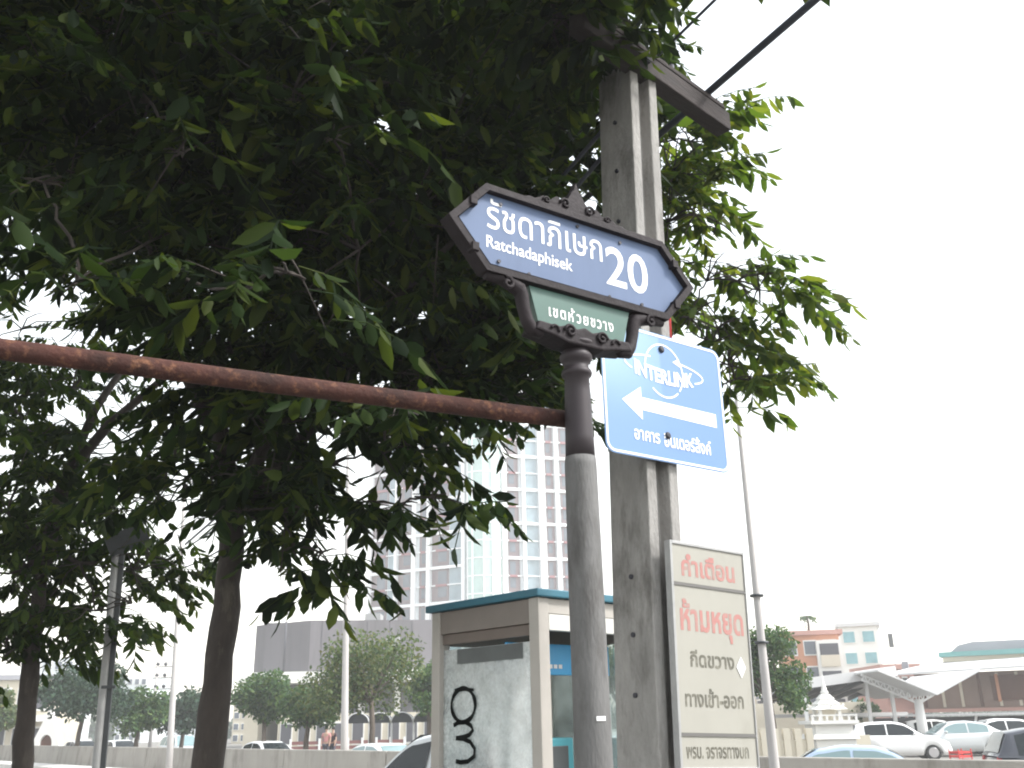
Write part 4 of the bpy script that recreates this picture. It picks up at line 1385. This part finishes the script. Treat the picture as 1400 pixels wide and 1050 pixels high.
def make_tower():
    Y = 160
    t = thing('apartment_tower', 'tall pale apartment tower with mauve panels and curved glass bay', 'tower', on(655, Y, -.15), 0)
    H = 58
    xl, xm0, xm1, xr = wm(655, 488, Y), wm(655, 638, Y), wm(655, 690, Y), wm(655, 838, Y)
    # left wing slants back to the left; right wing slants back to the right
    dl = Vector((xl - xm0, 9, 0))
    drr = Vector((xr - xm1, 5, 0))
    z00 = 0
    def wing(o, d, cols, nrm, fl, phase):
        L = d.length
        e = d.normalized()
        yw = math.atan2(e.y, e.x)
        back = Vector((0, 14, 0))
        b = MB()
        q = [o, o + d, o + d + back, o + back]
        if d.x < 0:
            q = [o + d, o, o + back, o + d + back]
        b.add([(p.x, p.y, 0) for p in q] + [(p.x, p.y, H) for p in q], [(3, 2, 1, 0), (4, 5, 6, 7), (0, 1, 5, 4), (1, 2, 6, 5), (2, 3, 7, 6), (3, 0, 4, 7)])
        b.build('wing', 'tower_pale', t)
        out = Vector((-e.y, e.x, 0))
        if out.y > 0:
            out = -out
        def rect(mb, s0, s1, za, zb, dep, dep0=-.02):
            A = o + e * s0
            B = o + e * s1
            if (B - A).x < 0:
                A, B = B, A
            f0, f1 = out * dep0, out * dep
            P = [A + f1, B + f1, B + f0, A + f0]
            mb.add([(p.x, p.y, za) for p in P] + [(p.x, p.y, zb) for p in P], [(3, 2, 1, 0), (4, 5, 6, 7), (0, 1, 5, 4), (1, 2, 6, 5), (2, 3, 7, 6), (3, 0, 4, 7)])
        for ci, (s0, s1, kind) in enumerate(cols):
            a, c = s0 * L, s1 * L
            if kind == 'fin':
                mb = MB()
                rect(mb, a, c, 0, H + .6, .7)
                mb.build('fin', 'tower_band', t)
                continue
            if kind == 'glass':
                mb = MB()
                rect(mb, a, c, .5, H - .5, .12)
                mb.build('glass_strip', 'tower_blue', t)
                continue
            mb = MB()
            rect(mb, a, c, .3, H - .3, .15)
            mb.build('cladding', 'tower_brown', t)
            z = phase
            while z < H - 2:
                if z > 9:
                    w = MB()
                    rect(w, a + (c - a) * .12, a + (c - a) * .62, z + 1.0, z + 5.3, .19, .1)
                    wo = w.build('window', 'tower_glass', t)
                    rl = MB()
                    rect(rl, a + (c - a) * .08, a + (c - a) * .72, z + 2.7, z + 3.1, .5, .15)
                    rl.build('rail', 'tower_red', wo)
                z += fl
        z = phase
        while z < H:
            mb = MB()
            rect(mb, 0, L, z - .24, z + .24, .45)
            mb.build('floor_band', 'tower_band', t)
            mb = MB()
            rect(mb, 0, L, z + fl / 2 - .1, z + fl / 2 + .1, .3)
            mb.build('floor_band', 'tower_band', t)
            z += fl
    wing(Vector((xm0, 0, 0)), dl, [(.0, .03, 'fin'), (.05, .16, 'glass'), (.17, .34, 'panel'), (.35, .385, 'fin'), (.40, .47, 'panel'), (.5, .54, 'fin'), (.55, .69, 'panel'), (.70, .725, 'fin'), (.73, .8, 'glass'), (.81, .98, 'panel'), (.975, 1.0, 'fin')], None, 5.9, 3.1)
    wing(Vector((xm1, 0, 0)), drr, [(.0, .04, 'fin'), (.06, .17, 'panel'), (.2, .23, 'fin'), (.25, .36, 'glass'), (.37, .43, 'fin'), (.45, .53, 'panel'), (.54, .57, 'fin'), (.6, .76, 'panel'), (.77, .8, 'fin'), (.82, .96, 'panel'), (.97, 1., 'fin')], None, 5.9, 4.2)
    # curved pale glass bay in between
    bay = MB()
    vs, fs = [], []
    k = 18
    cxm = (xm0 + xm1) / 2
    r = (xm1 - xm0) / 2 - .05
    zs = [0, H + 2]
    for z in zs:
        for i in range(k + 1):
            th = math.pi * i / k
            vs.append((cxm - r * math.cos(th), -r * .55 * math.sin(th) - .02, z))
    for i in range(k):
        fs.append((i, i + 1, k + 1 + i + 1, k + 1 + i))
    bay.add(vs, fs, True)
    bo = bay.build('curved_bay', 'teal_glass', t)
    for i in (2, 5, 9, 12, 15):
        th = math.pi * i / k
        p = Vector((cxm - r * math.cos(th), -r * .55 * math.sin(th) - .1, 0))
        MB().box(p.x - .12, p.x + .12, p.y - .12, p.y + .12, 0, H + 2).build('mullion', 'tower_band', bo)
    z = 4
    while z < H:
        mb = MB()
        vs = []
        for zq in (z, z + .22):
            for i in range(k + 1):
                th = math.pi * i / k
                vs.append((cxm - (r + .06) * math.cos(th), -(r * .55 + .08) * math.sin(th) - .02, zq))
        mb.add(vs, [(i, i + 1, k + 2 + i, k + 1 + i) for i in range(k)], True)
        mb.build('spandrel', 'tower_band', bo)
        z += 2.95
make_tower()

def make_grey_hall():
    Y = 82
    t = bldg('exhibition_hall', 'windowless purple grey building with pale ledge behind the trees', 430, Y)
    x0, x1, x2 = wm(430, 326, Y), wm(430, 418, Y), wm(430, 590, Y)
    zt, zm_, = zz(430, 848, Y), zz(430, 918, Y)
    b = MB()
    P = [(x0, 3.5), (x1, 0), (x2, 1.5), (x2, 22), (x0, 22)]
    n = 5
    b.add([(x, y, zm_) for x, y in P] + [(x, y, zt) for x, y in P], [tuple(range(4, -1, -1)), tuple(range(5, 10))] + [(i, (i + 1) % n, n + (i + 1) % n, n + i) for i in range(n)])
    b.build('upper_wall', 'grey_wall', t)
    MB().box(x0 - .3, x2, -.4, 20, zm_ - .9, zm_ - .003).build('ledge', 'white_wall', t)
    MB().box(x0 + 3.5, x2 - .5, 2.2, 20, 0, zm_ - .903).build('lower_wall', 'dark_grey', t)
    MB().box(x0, x0 + 1.2, 1.6, 20, 0, zm_ - .903).build('pier', 'cream', t)
    for i in range(3):
        MB().box(x0 + 6.5 + i * 3, x0 + 6.9 + i * 3, 1.4, 2.19, 0, zm_ - .903).build('column', 'white_wall', t)
    for i in range(5):
        X = x1 + (x2 - x1) * (i + .5) / 5.5
        Yq = 1.5 * (X - x1) / (x2 - x1) - .03
        MB().box(X, X + .05, Yq, Yq + .05, zm_ + .1, zt - .1).build('seam', 'dark_grey', t)
    MB().box(x0 + .5, x2 - .3, 4, 21, zt + .003, zt + .25).build('parapet', 'dark_grey', t)
    for X in (x1 + 2.2, x1 + 6.3):
        MB().box(X, X + 1.1, .55, 1.6, zm_ + 2.0, zm_ + 2.7).build('vent', 'galv', t)
    MB().box(x1 + 3.6, x1 + 5.0, 6, 8, zt + .26, zt + 1.1).build('roof_unit', 'galv', t)
    MB().tube([(x1 - 2.2, .55, zm_), (x1 - 2.2, .55, zt)], .08, 8).build('drain_pipe', 'dark_grey', t)
make_grey_hall()

def simple_block(name, label, px0, px1, Y, top, wall, depth=8, yaw=0, wins=None, glass='tower_glass', roof=None, floors=3, cols=4, wz0=None, trim=None):
    t = bldg(name, label, (px0 + px1) / 2, Y, yaw)
    w = wm(px0, px1, Y) / 2
    h = zz((px0 + px1) / 2, top, Y)
    MB().box(-w, w, 0, depth, 0, h).build('wall', wall, t)
    if roof:
        MB().box(-w - .3, w + .3, -.3, depth + .3, h + .003, h + .35).build('roof', roof, t)
    fh = h / floors
    cw = 2 * w / cols
    for i in range(floors):
        for j in range(cols):
            x = -w + cw * (j + .5)
            z = fh * (i + .5)
            f = MB().box(x - cw * .34, x + cw * .34, -.10, .02, z - fh * .30, z + fh * .30).build('window', trim or 'white_wall', t)
            MB().box(x - cw * .29, x + cw * .29, -.13, -.101, z - fh * .25, z + fh * .25).build('pane', glass, f)
    return t, w, h
# orange apartment building with white balcony bay
t, w, h = simple_block('apartment_house', 'orange rendered apartment house with white balcony bay right of lamp post', 1080, 1160, 78, 868, 'orange', 6, R(-12), roof='pink', floors=4, cols=3)
MB().box(.4, 2.2, -1.2, -.14, 1, h - .5).build('balcony_bay', 'white_wall', t)
for i in range(3):
    z_ = 1.2 + (h - 1.7) * i / 3
    MB().box(.6, 2.0, -1.24, -1.203, z_ + (h - 1.7) * .14, z_ + (h - 1.7) * .29).build('balcony_opening', 'dark_grey', t)
    MB().box(.6, 2.0, -1.36, -1.3, z_ + .05, z_ + (h - 1.7) * .15).build('balcony_rail', 'cream', t)
simple_block('office_block', 'white office block with aqua windows above the carports', 1164, 1216, 96, 856, 'white_wall', 6, R(-18), floors=5, cols=2, glass='aqua', roof='roof_white')
simple_block('distant_block', 'small dull red roofed house between office block and wooden house', 1218, 1262, 70, 915, 'pink', 6, 0, floors=2, cols=4, roof='pink', glass='painted_void')
simple_block('distant_block', 'pale distant block left of the left lamp post', 158, 196, 150, 925, 'tower_pale', 10, 0, floors=6, cols=4)
simple_block('distant_block', 'faint distant grey block behind the left lamp post', 205, 262, 170, 955, 'tower_pale', 10, 0, floors=5, cols=6)
simple_block('distant_block', 'pale flat block right of the big tree trunk', 318, 350, 120, 955, 'cream', 8, 0, floors=4, cols=3)
simple_block('distant_block', 'low cream building behind trees left of phone booth', 380, 600, 70, 975, 'cream', 6, 0, floors=1, cols=9, glass='dark_grey')
simple_block('distant_block', 'pale low block behind the spirit house', 1020, 1110, 88, 950, 'cream', 8, 0, floors=2, cols=6, glass='dark_grey')
t, w, h = simple_block('shop_house', 'grey and cream shop house behind the slim left trunk', -60, 62, 72, 930, 'cream', 10, R(12), floors=2, cols=5, glass='dark_grey', roof='roof_grey')
MB().box(-w, w, -1.5, -.14, h * .46, h * .54).build('awning', 'white_wall', t)
simple_block('distant_block', 'pale glass fronted block above the left shop house', 20, 90, 110, 900, 'tower_pale', 10, R(10), floors=6, cols=5, glass='tower_glass')

# small gabled gate of a temple near the left trunk
t = bldg('temple_gate', 'small white pointed temple gate right of the slim left trunk', 66, 58)
g = MB().prism([(-.95, 0), (.95, 0), (.75, 1.2), (.25, 2.5), (0, 3.1), (-.25, 2.5), (-.75, 1.2)], 0, .5, [arc(0, 1.1, .35, .5, -90, 269, 18)])
g.build('gable', 'white_wall', t)
MB().prism([(-.34, .5), (.34, .5), (.3, 1.3), (0, 1.65), (-.3, 1.3)], .1, .2).build('niche', 'timber_dark', t)

# wooden house on the right with white lean-to roof and teal upper roof
def make_wood_house():
    Y = 60
    t = bldg('wooden_house', 'timber house with wide white sheet roof and teal upper roof at right edge', 1380, Y, R(-30))
    x0, x1 = wm(1380, 1262, Y), wm(1380, 1520, Y)
    z = lambda py: zz(1330, py, Y)
    MB().box(x0 + .2, x1, 0, 9, z(968), z(918)).build('wall', 'timber', t)
    for i in range(12):
        X = x0 + .6 + i * 1.05
        if X < x1:
            MB().box(X, X + .16, -.08, -.003, z(966), z(920)).build('post', 'timber_dark' if i % 3 == 0 else 'cream', t)
    MB().box(wm(1380, 1366, Y), wm(1380, 1420, Y), -.12, -.003, z(958), z(924)).build('window', 'timber_dark', t)
    MB().box(wm(1380, 1372, Y), wm(1380, 1376, Y), -.2, -.123, z(960), z(922)).build('window_bar', 'orange', t)
    rf = MB()
    rf.add([(x0 - 1.2, -3.2, z(919)), (x1, -3.2, z(912)), (x1, 3, z(893)), (x0 + 1.0, 3, z(900)), (x0 - 1.2, -3.2, z(919) - .12), (x1, -3.2, z(912) - .12), (x1, 3, z(893) - .12), (x0 + 1.0, 3, z(900) - .12)],
           [(0, 1, 2, 3), (7, 6, 5, 4), (4, 5, 1, 0), (5, 6, 2, 1), (6, 7, 3, 2), (7, 4, 0, 3)])
    rf.build('lean_to_roof', 'roof_white', t)
    MB().box(wm(1380, 1302, Y), x1, 2.5, 10, z(900), z(893)).build('upper_wall', 'cream', t)
    MB().box(wm(1380, 1298, Y), x1, 2.2, 10, z(893) + .003, z(886)).build('teal_eave', 'teal_trim', t)
    MB().prism([(wm(1380, 1312, Y), z(886)), (x1, z(886)), (x1, z(873)), (wm(1380, 1345, Y), z(872)), (wm(1380, 1325, Y), z(876))], 3, 9).build('upper_roof', 'roof_grey', t)
    MB().box(x0 - .4, x1, -.9, -.1, z(973), z(968) - .003).build('floor_edge', 'pink', t)
    MB().box(x0 - 3, x1, -3.5, -.92, z(978), z(975)).build('porch_roof', 'roof_white', t)
    MB().box(x0 - 3, x1, 2.0, 9, 0, z(980)).build('undercroft', 'painted_void', t)  # solid block painted dark in place of the shaded open space
    for i in range(5):
        X = x0 + i * 3.2
        MB().bar((X, -3.2, 0), (X + .5, -3.2, z(978)), .12).build('support', 'white_metal', t)
    MB().box(x0 - .9, x0 - .5, 3, 3.3, z(912), z(896)).build('roof_tank', 'roof_grey', t)
    return t
make_wood_house()

# carport with dark underside, and Y-shaped truss carport
def make_carport():
    Y = 55
    t = bldg('carport', 'long pale carport roof with dark underside behind the spirit house', 1140, Y)
    x0, x1 = wm(1140, 1066, Y), wm(1140, 1222, Y)
    z = lambda py: zz(1140, py, Y)
    r = MB()
    r.add([(x0, -4, z(942)), (x1 - 1, -4, z(927)), (x1 + 1.5, 5, z(950)), (x0, 5, z(952))] + [(x0, -4, z(942) + .12), (x1 - 1, -4, z(927) + .12), (x1 + 1.5, 5, z(950) + .12), (x0, 5, z(952) + .12)],
          [(3, 2, 1, 0), (4, 5, 6, 7), (0, 1, 5, 4), (1, 2, 6, 5), (2, 3, 7, 6), (3, 0, 4, 7)])
    r.build('roof', 'roof_grey', t)
    MB().bar((x0, -4.06, z(942) + .14), (x1 - 1, -4.06, z(927) + .14), .08, .5).build('edge_beam', 'roof_white', t)
    for i in range(7):
        k = i / 6
        X = x0 + (x1 - 1 - x0) * k
        zf = z(942) + (z(927) - z(942)) * k
        MB().bar((X, -3.9, zf - .12), (X + .3, 4.8, z(951) - .12), .12, .2).build('rafter', 'dark_metal', t)
    for X in (x0 + .5, wm(1140, 1160, Y), x1 - 1.2):
        MB().box(X - .08, X + .08, -3.6, -3.44, 0, z(936)).build('post', 'white_metal', t)
    MB().box(x0, x1 + 1, 6, 6.2, 0, z(958)).build('back_wall', 'cream', t)
    MB().box(x0, x1 + 2, 3, 3.2, z(980), z(975)).build('lower_roof_edge', 'roof_white', t)
make_carport()
def make_truss():
    Y = 50
    t = bldg('truss_carport', 'white Y shaped steel truss carport with pale canopy above the white cars', 1260, Y)
    z = lambda py: zz(1260, py, Y)
    MB().tube([(0, 0, 0), (0, 0, z(956))], [.28, .2], 12).build('column', 'white_metal', t)
    for name, xe, ye, zr in (('truss_arm', wm(1260, 1186, Y), z(928), 1), ('truss_arm', wm(1260, 1322, Y), z(930), -1)):
        m = MB()
        A, B = Vector((0, 0, z(962))), Vector((xe, 0, ye))
        A2, B2 = Vector((0, 0, z(950))), Vector((xe, 0, ye + .25))
        m.bar(A, B, .09)
        m.bar(A2, B2, .09)
        k = 9
        for i in range(k):
            p, q = A.lerp(B, i / k), A2.lerp(B2, (i + .5) / k)
            m.bar(p, q, .05)
            m.bar(q, A.lerp(B, (i + 1) / k), .05)
        m.build(name, 'white_metal', t)
        c = MB()
        c.add([(0, -2.4, z(952)), (xe, -2.4, ye + .3), (xe, 6, ye + .3), (0, 6, z(952)), (0, -2.4, z(952) + .08), (xe, -2.4, ye + .38), (xe, 6, ye + .38), (0, 6, z(952) + .08)],
              [(3, 2, 1, 0), (4, 5, 6, 7), (0, 1, 5, 4), (1, 2, 6, 5), (2, 3, 7, 6), (3, 0, 4, 7)])
        c.build('canopy', 'roof_white', t)
make_truss()

# spirit house
def make_shrine():
    Y = 32
    t = bldg('spirit_house', 'white spirit house with tiered roof and spire on a pedestal', 1132, Y)
    z = lambda py: zz(1132, py, Y)
    def sq(r, za, r2, zb, mb):
        mb.add([(-r, -r, za), (r, -r, za), (r, r, za), (-r, r, za), (-r2, -r2, zb), (r2, -r2, zb), (r2, r2, zb), (-r2, r2, zb)], [(3, 2, 1, 0), (4, 5, 6, 7), (0, 1, 5, 4), (1, 2, 6, 5), (2, 3, 7, 6), (3, 0, 4, 7)])
    p = MB()
    sq(.62, 0, .62, z(1010), p)
    sq(.72, z(1010) + .003, .66, z(1003), p)
    sq(.58, z(1003) + .003, .58, z(990), p)
    sq(.74, z(990) + .003, .74, z(985), p)
    p.build('pedestal', 'white_wall', t)
    for x in (-.3, .3):
        for y in (-.3, .3):
            MB().box(x - .05, x + .05, y - .05, y + .05, z(985) + .003, z(970)).build('column', 'white_wall', t)
    MB().box(-.2, .2, -.2, .2, z(985) + .003, z(970)).build('cella', 'cream', t)
    r = MB()
    sq(.52, z(970) + .003, .3, z(963), r)
    sq(.36, z(963) + .003, .2, z(956), r)
    sq(.24, z(956) + .003, .12, z(949), r)
    for sx, sy in ((1, 0), (-1, 0), (0, 1), (0, -1)):
        c = Vector((sx * .42, sy * .42, z(969)))
        r.bar(c, c + Vector((sx * .16, sy * .16, .14)), .05)
    r.build('tiered_roof', 'white_wall', t)
    MB().lathe([(.12, z(949) + .003), (.13, z(946)), (.08, z(943)), (.09, z(941)), (.05, z(937)), (.02, z(930)), (.005, z(922))], 12).build('spire', 'white_wall', t)
    rl = MB()
    for i in range(7):
        x = -.68 + i * .2267
        rl.box(x - .03, x + .03, -.72, -.66, z(985) + .003, z(979))
    rl.box(-.72, .72, -.725, -.655, z(979) + .003, z(977))
    rl.build('railing', 'white_wall', t)
make_shrine()
# low beige wall with posts left of the spirit house
t = bldg('garden_wall', 'low beige wall with square posts left of the spirit house', 1080, 31, R(-4), 'wall')
xa, xb = wm(1080, 1028, 31), wm(1080, 1104, 31)
MB().box(xa, xb, 0, .15, 0, zz(1080, 1012, 31)).build('wall_panel', 'cream', t)
for i in range(6):
    X = xa + (xb - xa) * i / 5
    MB().box(X - .1, X + .1, -.06, .22, 0, zz(1080, 996, 31)).build('post', 'cream', t)
t2 = bldg('garden_wall', 'low pale wall right of the spirit house pedestal', 1160, 36, 0, 'wall')
MB().box(-.5, .7, 0, .15, 0, 1.1).build('wall_panel', 'cream', t2)

# red crate and antenna mast, palm, insulator pole
t = bldg('red_crate', 'small red crate on the parking ground before silver blue sedan', 1306, 38, R(20), 'crate')
MB().box(-.28, .28, -.22, .22, 0, .06).build('bottom', 'red_paint', t)
for i in range(3):
    f = MB()
    f.box(-.28, .28, -.22, -.20, .08 + i * .14, .16 + i * .14)
    f.box(-.28, .28, .20, .22, .08 + i * .14, .16 + i * .14)
    f.box(-.28, -.26, -.197, .197, .08 + i * .14, .16 + i * .14)
    f.box(.26, .28, -.197, .197, .08 + i * .14, .16 + i * .14)
    f.build('slat_ring', 'red_paint', t)
c = MB()
for sx in (-1, 1):
    for sy in (-1, 1):
        c.box(sx * .295 - .015, sx * .295 + .015, sy * .235 - .015, sy * .235 + .015, 0, .52)
c.build('corner_frame', 'red_paint', t)
t = bldg('antenna_mast', 'thin antenna mast rising above the carports', 1236, 90, 0, 'antenna')
MB().tube([(0, 0, 0), (0, 0, zz(1236, 866, 90))], [.08, .05], 8).build('mast', 'galv', t)
zt = zz(1236, 866, 90)
MB().box(-.3, .1, -.06, .06, zt - 1.2, zt).build('antenna_panel', 'dark_metal', t)
MB().box(-.5, .5, -.05, .05, zt - 3.1, zt - 3.0).build('crossbar', 'galv', t)
t = bldg('potted_palm', 'small palm on the roof of the orange apartment house', 1120, 79.5, 0, 'palm')
hb = zz(1120, 866, 79.5)
MB().tube([(0, 0, hb - .2), (.1, 0, hb + .8), (.0, 0, hb + 1.4)], [.12, .1, .08], 8).build('trunk', 'bark_far', t)
V, I, T = fronds(np.tile(np.array([[0, 0, hb + 1.4]]), (14, 1)), np.random.default_rng(5), flen=(.5, .8), ll=(.25, .4), pairs=6, droop=(.2, 1.2))
leaf_mesh('crown', V, (I, T), 'leaf_far', t)
t = bldg('power_pole', 'distant power pole with stacked insulators left of left lamp post', 208, 70, 0, 'power pole')
zt = zz(208, 893, 70)
MB().tube([(0, 0, 0), (0, 0, zt)], [.14, .09], 8).build('shaft', 'lamp_conc', t)
for k in range(3):
    a = MB().box(-.3, 1.35, -.05, .05, zt - 1.0 - k * .75, zt - .9 - k * .75).build('crossarm', 'galv', t)
    for x in (.0, .55, 1.15):
        MB().sphere((x, 0, zt - .76 - k * .75), .14, 6).build('insulator', 'dark_metal', a)

# shelter with arched dark awnings left of the booth
t = bldg('bus_shelter', 'row of dark arched awnings on pale posts left of the phone booth', 542, 46, 0, 'shelter')
w = wm(542, 606, 46)
zb = zz(542, 988, 46)
for i in range(5):
    x0 = -w + 2 * w * i / 4.3
    x1 = x0 + 2 * w / 4.5
    a = arc((x0 + x1) / 2, zb, (x1 - x0) / 2, .42, 0, 180, 12)
    MB().prism(a, -.6, .6).build('awning', 'dark_metal', t)
    ed = MB()
    ed.tube([(x, -.63, z) for x, z in arc((x0 + x1) / 2, zb, (x1 - x0) / 2 + .02, .44, 0, 180, 12)], .03, 6)
    ed.build('awning_edge', 'white_metal', t)
    MB().box(x0 - .04, x0 + .04, -.6, -.5, 0, zb - .003).build('post', 'white_metal', t)
# reddish railing with pale posts and the people by it
t = bldg('street_railing', 'dull red railing with pale posts beyond the barrier under the trees', 450, 54, R(10), 'railing')
for i in range(9):
    X = wm(450, 400, 54) + i * .75
    MB().box(X - .06, X + .06, -.06, .06, 0, 1.15).build('post', 'white_metal', t)
for z in (.35, .6, .85):
    MB().box(wm(450, 400, 54), wm(450, 400, 54) + 6, -.02, .02, z, z + .17).build('slat', 'brick_red', t)

def person(label, loc, yaw, shirt, pose='stand'):
    t = thing('person', label, 'person', loc, yaw)
    def skin(name, joints, edges, m, parent):
        me = bpy.data.meshes.new(name)
        me.from_pydata([j[0] for j in joints], edges, [])
        o = bpy.data.objects.new(name, me)
        COL.objects.link(o)
        o.parent = parent
        sk = o.modifiers.new('skin', 'SKIN')
        if not me.skin_vertices:
            me.skin_vertices.new()
        for i, j in enumerate(joints):
            me.skin_vertices[0].data[i].radius = (j[1], j[2] if len(j) > 2 else j[1])
        me.skin_vertices[0].data[0].use_root = True
        ss = o.modifiers.new('sub', 'SUBSURF')
        ss.levels = ss.render_levels = 1
        me.materials.append(M[m])
        return o
    J = [((0, 0, .93), .13, .1), ((0, 0, 1.15), .13, .09), ((0, 0, 1.36), .15, .09), ((0, 0, 1.46), .055), ((0, .01, 1.54), .06), ((0, .015, 1.63), .085), ((0, .01, 1.71), .06),
         ((-.18, 0, 1.39), .05), ((-.23, .02, 1.13), .04), ((-.22, .1, .90), .032), ((-.21, .13, .80), .03),
         ((.18, 0, 1.39), .05), ((.23, .02, 1.13), .04), ((.22, .1, .90), .032), ((.21, .13, .80), .03),
         ((-.09, 0, .86), .085), ((-.1, .03, .48), .06), ((-.1, 0, .09), .04), ((-.1, .12, .04), .035),
         ((.09, 0, .86), .085), ((.1, .03, .48), .06), ((.1, 0, .09), .04), ((.1, .12, .04), .035)]
    E_ = [(0, 1), (1, 2), (2, 3), (3, 4), (4, 5), (5, 6), (2, 7), (7, 8), (8, 9), (9, 10), (2, 11), (11, 12), (12, 13), (13, 14), (0, 15), (15, 16), (16, 17), (17, 18), (0, 19), (19, 20), (20, 21), (21, 22)]
    skin('body', J, E_, 'skin', t)
    sh = [(J[0][0], .145, .115), (J[1][0], .145, .105), (J[2][0], .165, .105), ((0, 0, 1.43), .07), (J[7][0], .068), ((-.215, .015, 1.22), .058), (J[11][0], .068), ((.215, .015, 1.22), .058)]
    skin('shirt', sh, [(0, 1), (1, 2), (2, 3), (2, 4), (4, 5), (2, 6), (6, 7)], shirt, t)
    tr = [((0, 0, .94), .14, .112), (J[15][0], .1), (J[16][0], .075), ((-.1, 0, .13), .06), (J[19][0], .1), (J[20][0], .075), ((.1, 0, .13), .06)]
    skin('trousers', tr, [(0, 1), (1, 2), (2, 3), (0, 4), (4, 5), (5, 6)], 'trousers', t)
    MB().sphere((0, -.01, 1.66), .1, 8, (.95, 1.05, 1.05)).build('hair', 'hair', t)
    return t
person('person in a pink shirt standing by the red railing across the road', on(447, 51, -.15), R(170), 'shirt_pink')
person('person in dark clothes standing right of the one in pink', on(456, 51.3, -.15), R(150), 'shirt_dark')

# far line of greenery that closes the street
fg = np.random.default_rng(8)
N = 9000
uu = fg.uniform(-120, 120, N)
P = np.stack([uu, 190 + fg.normal(0, 4, N), np.abs(fg.normal(0, 1, N)) * (1.6 + .8 * np.sin(uu * .13)) + .3], 1)
d = norm(fg.normal(0, 1, (N, 3)))
wd = norm(np.cross(d, fg.normal(0, 1, (N, 3))))
V, I, T = leaflets(P, d, wd, np.full(N, 1.3), np.full(N, .8), np.full(N, .1))
o = leaf_mesh('distant_greenery', V, (I, T), 'leaf_far_dark', None)
o['kind'] = 'stuff'
o['label'] = 'far line of trees along the horizon'

# ------------------------------------------------------------------ haze
hz = MB().box(-360, 360, -360, 360, -1.6, 75).build('haze', mat('haze', (1, 1, 1)))
hz['kind'] = 'stuff'
m = hz.data.materials[0]
t = m.node_tree
t.nodes.remove(t.nodes['Principled BSDF'])
pvn = t.nodes.new('ShaderNodeVolumePrincipled')
pvn.inputs['Color'].default_value = (.99, .995, 1, 1)
pvn.inputs['Density'].default_value = 0.0014
pvn.inputs['Anisotropy'].default_value = 0.2
t.links.new(pvn.outputs[0], t.nodes['Material Output'].inputs['Volume'])
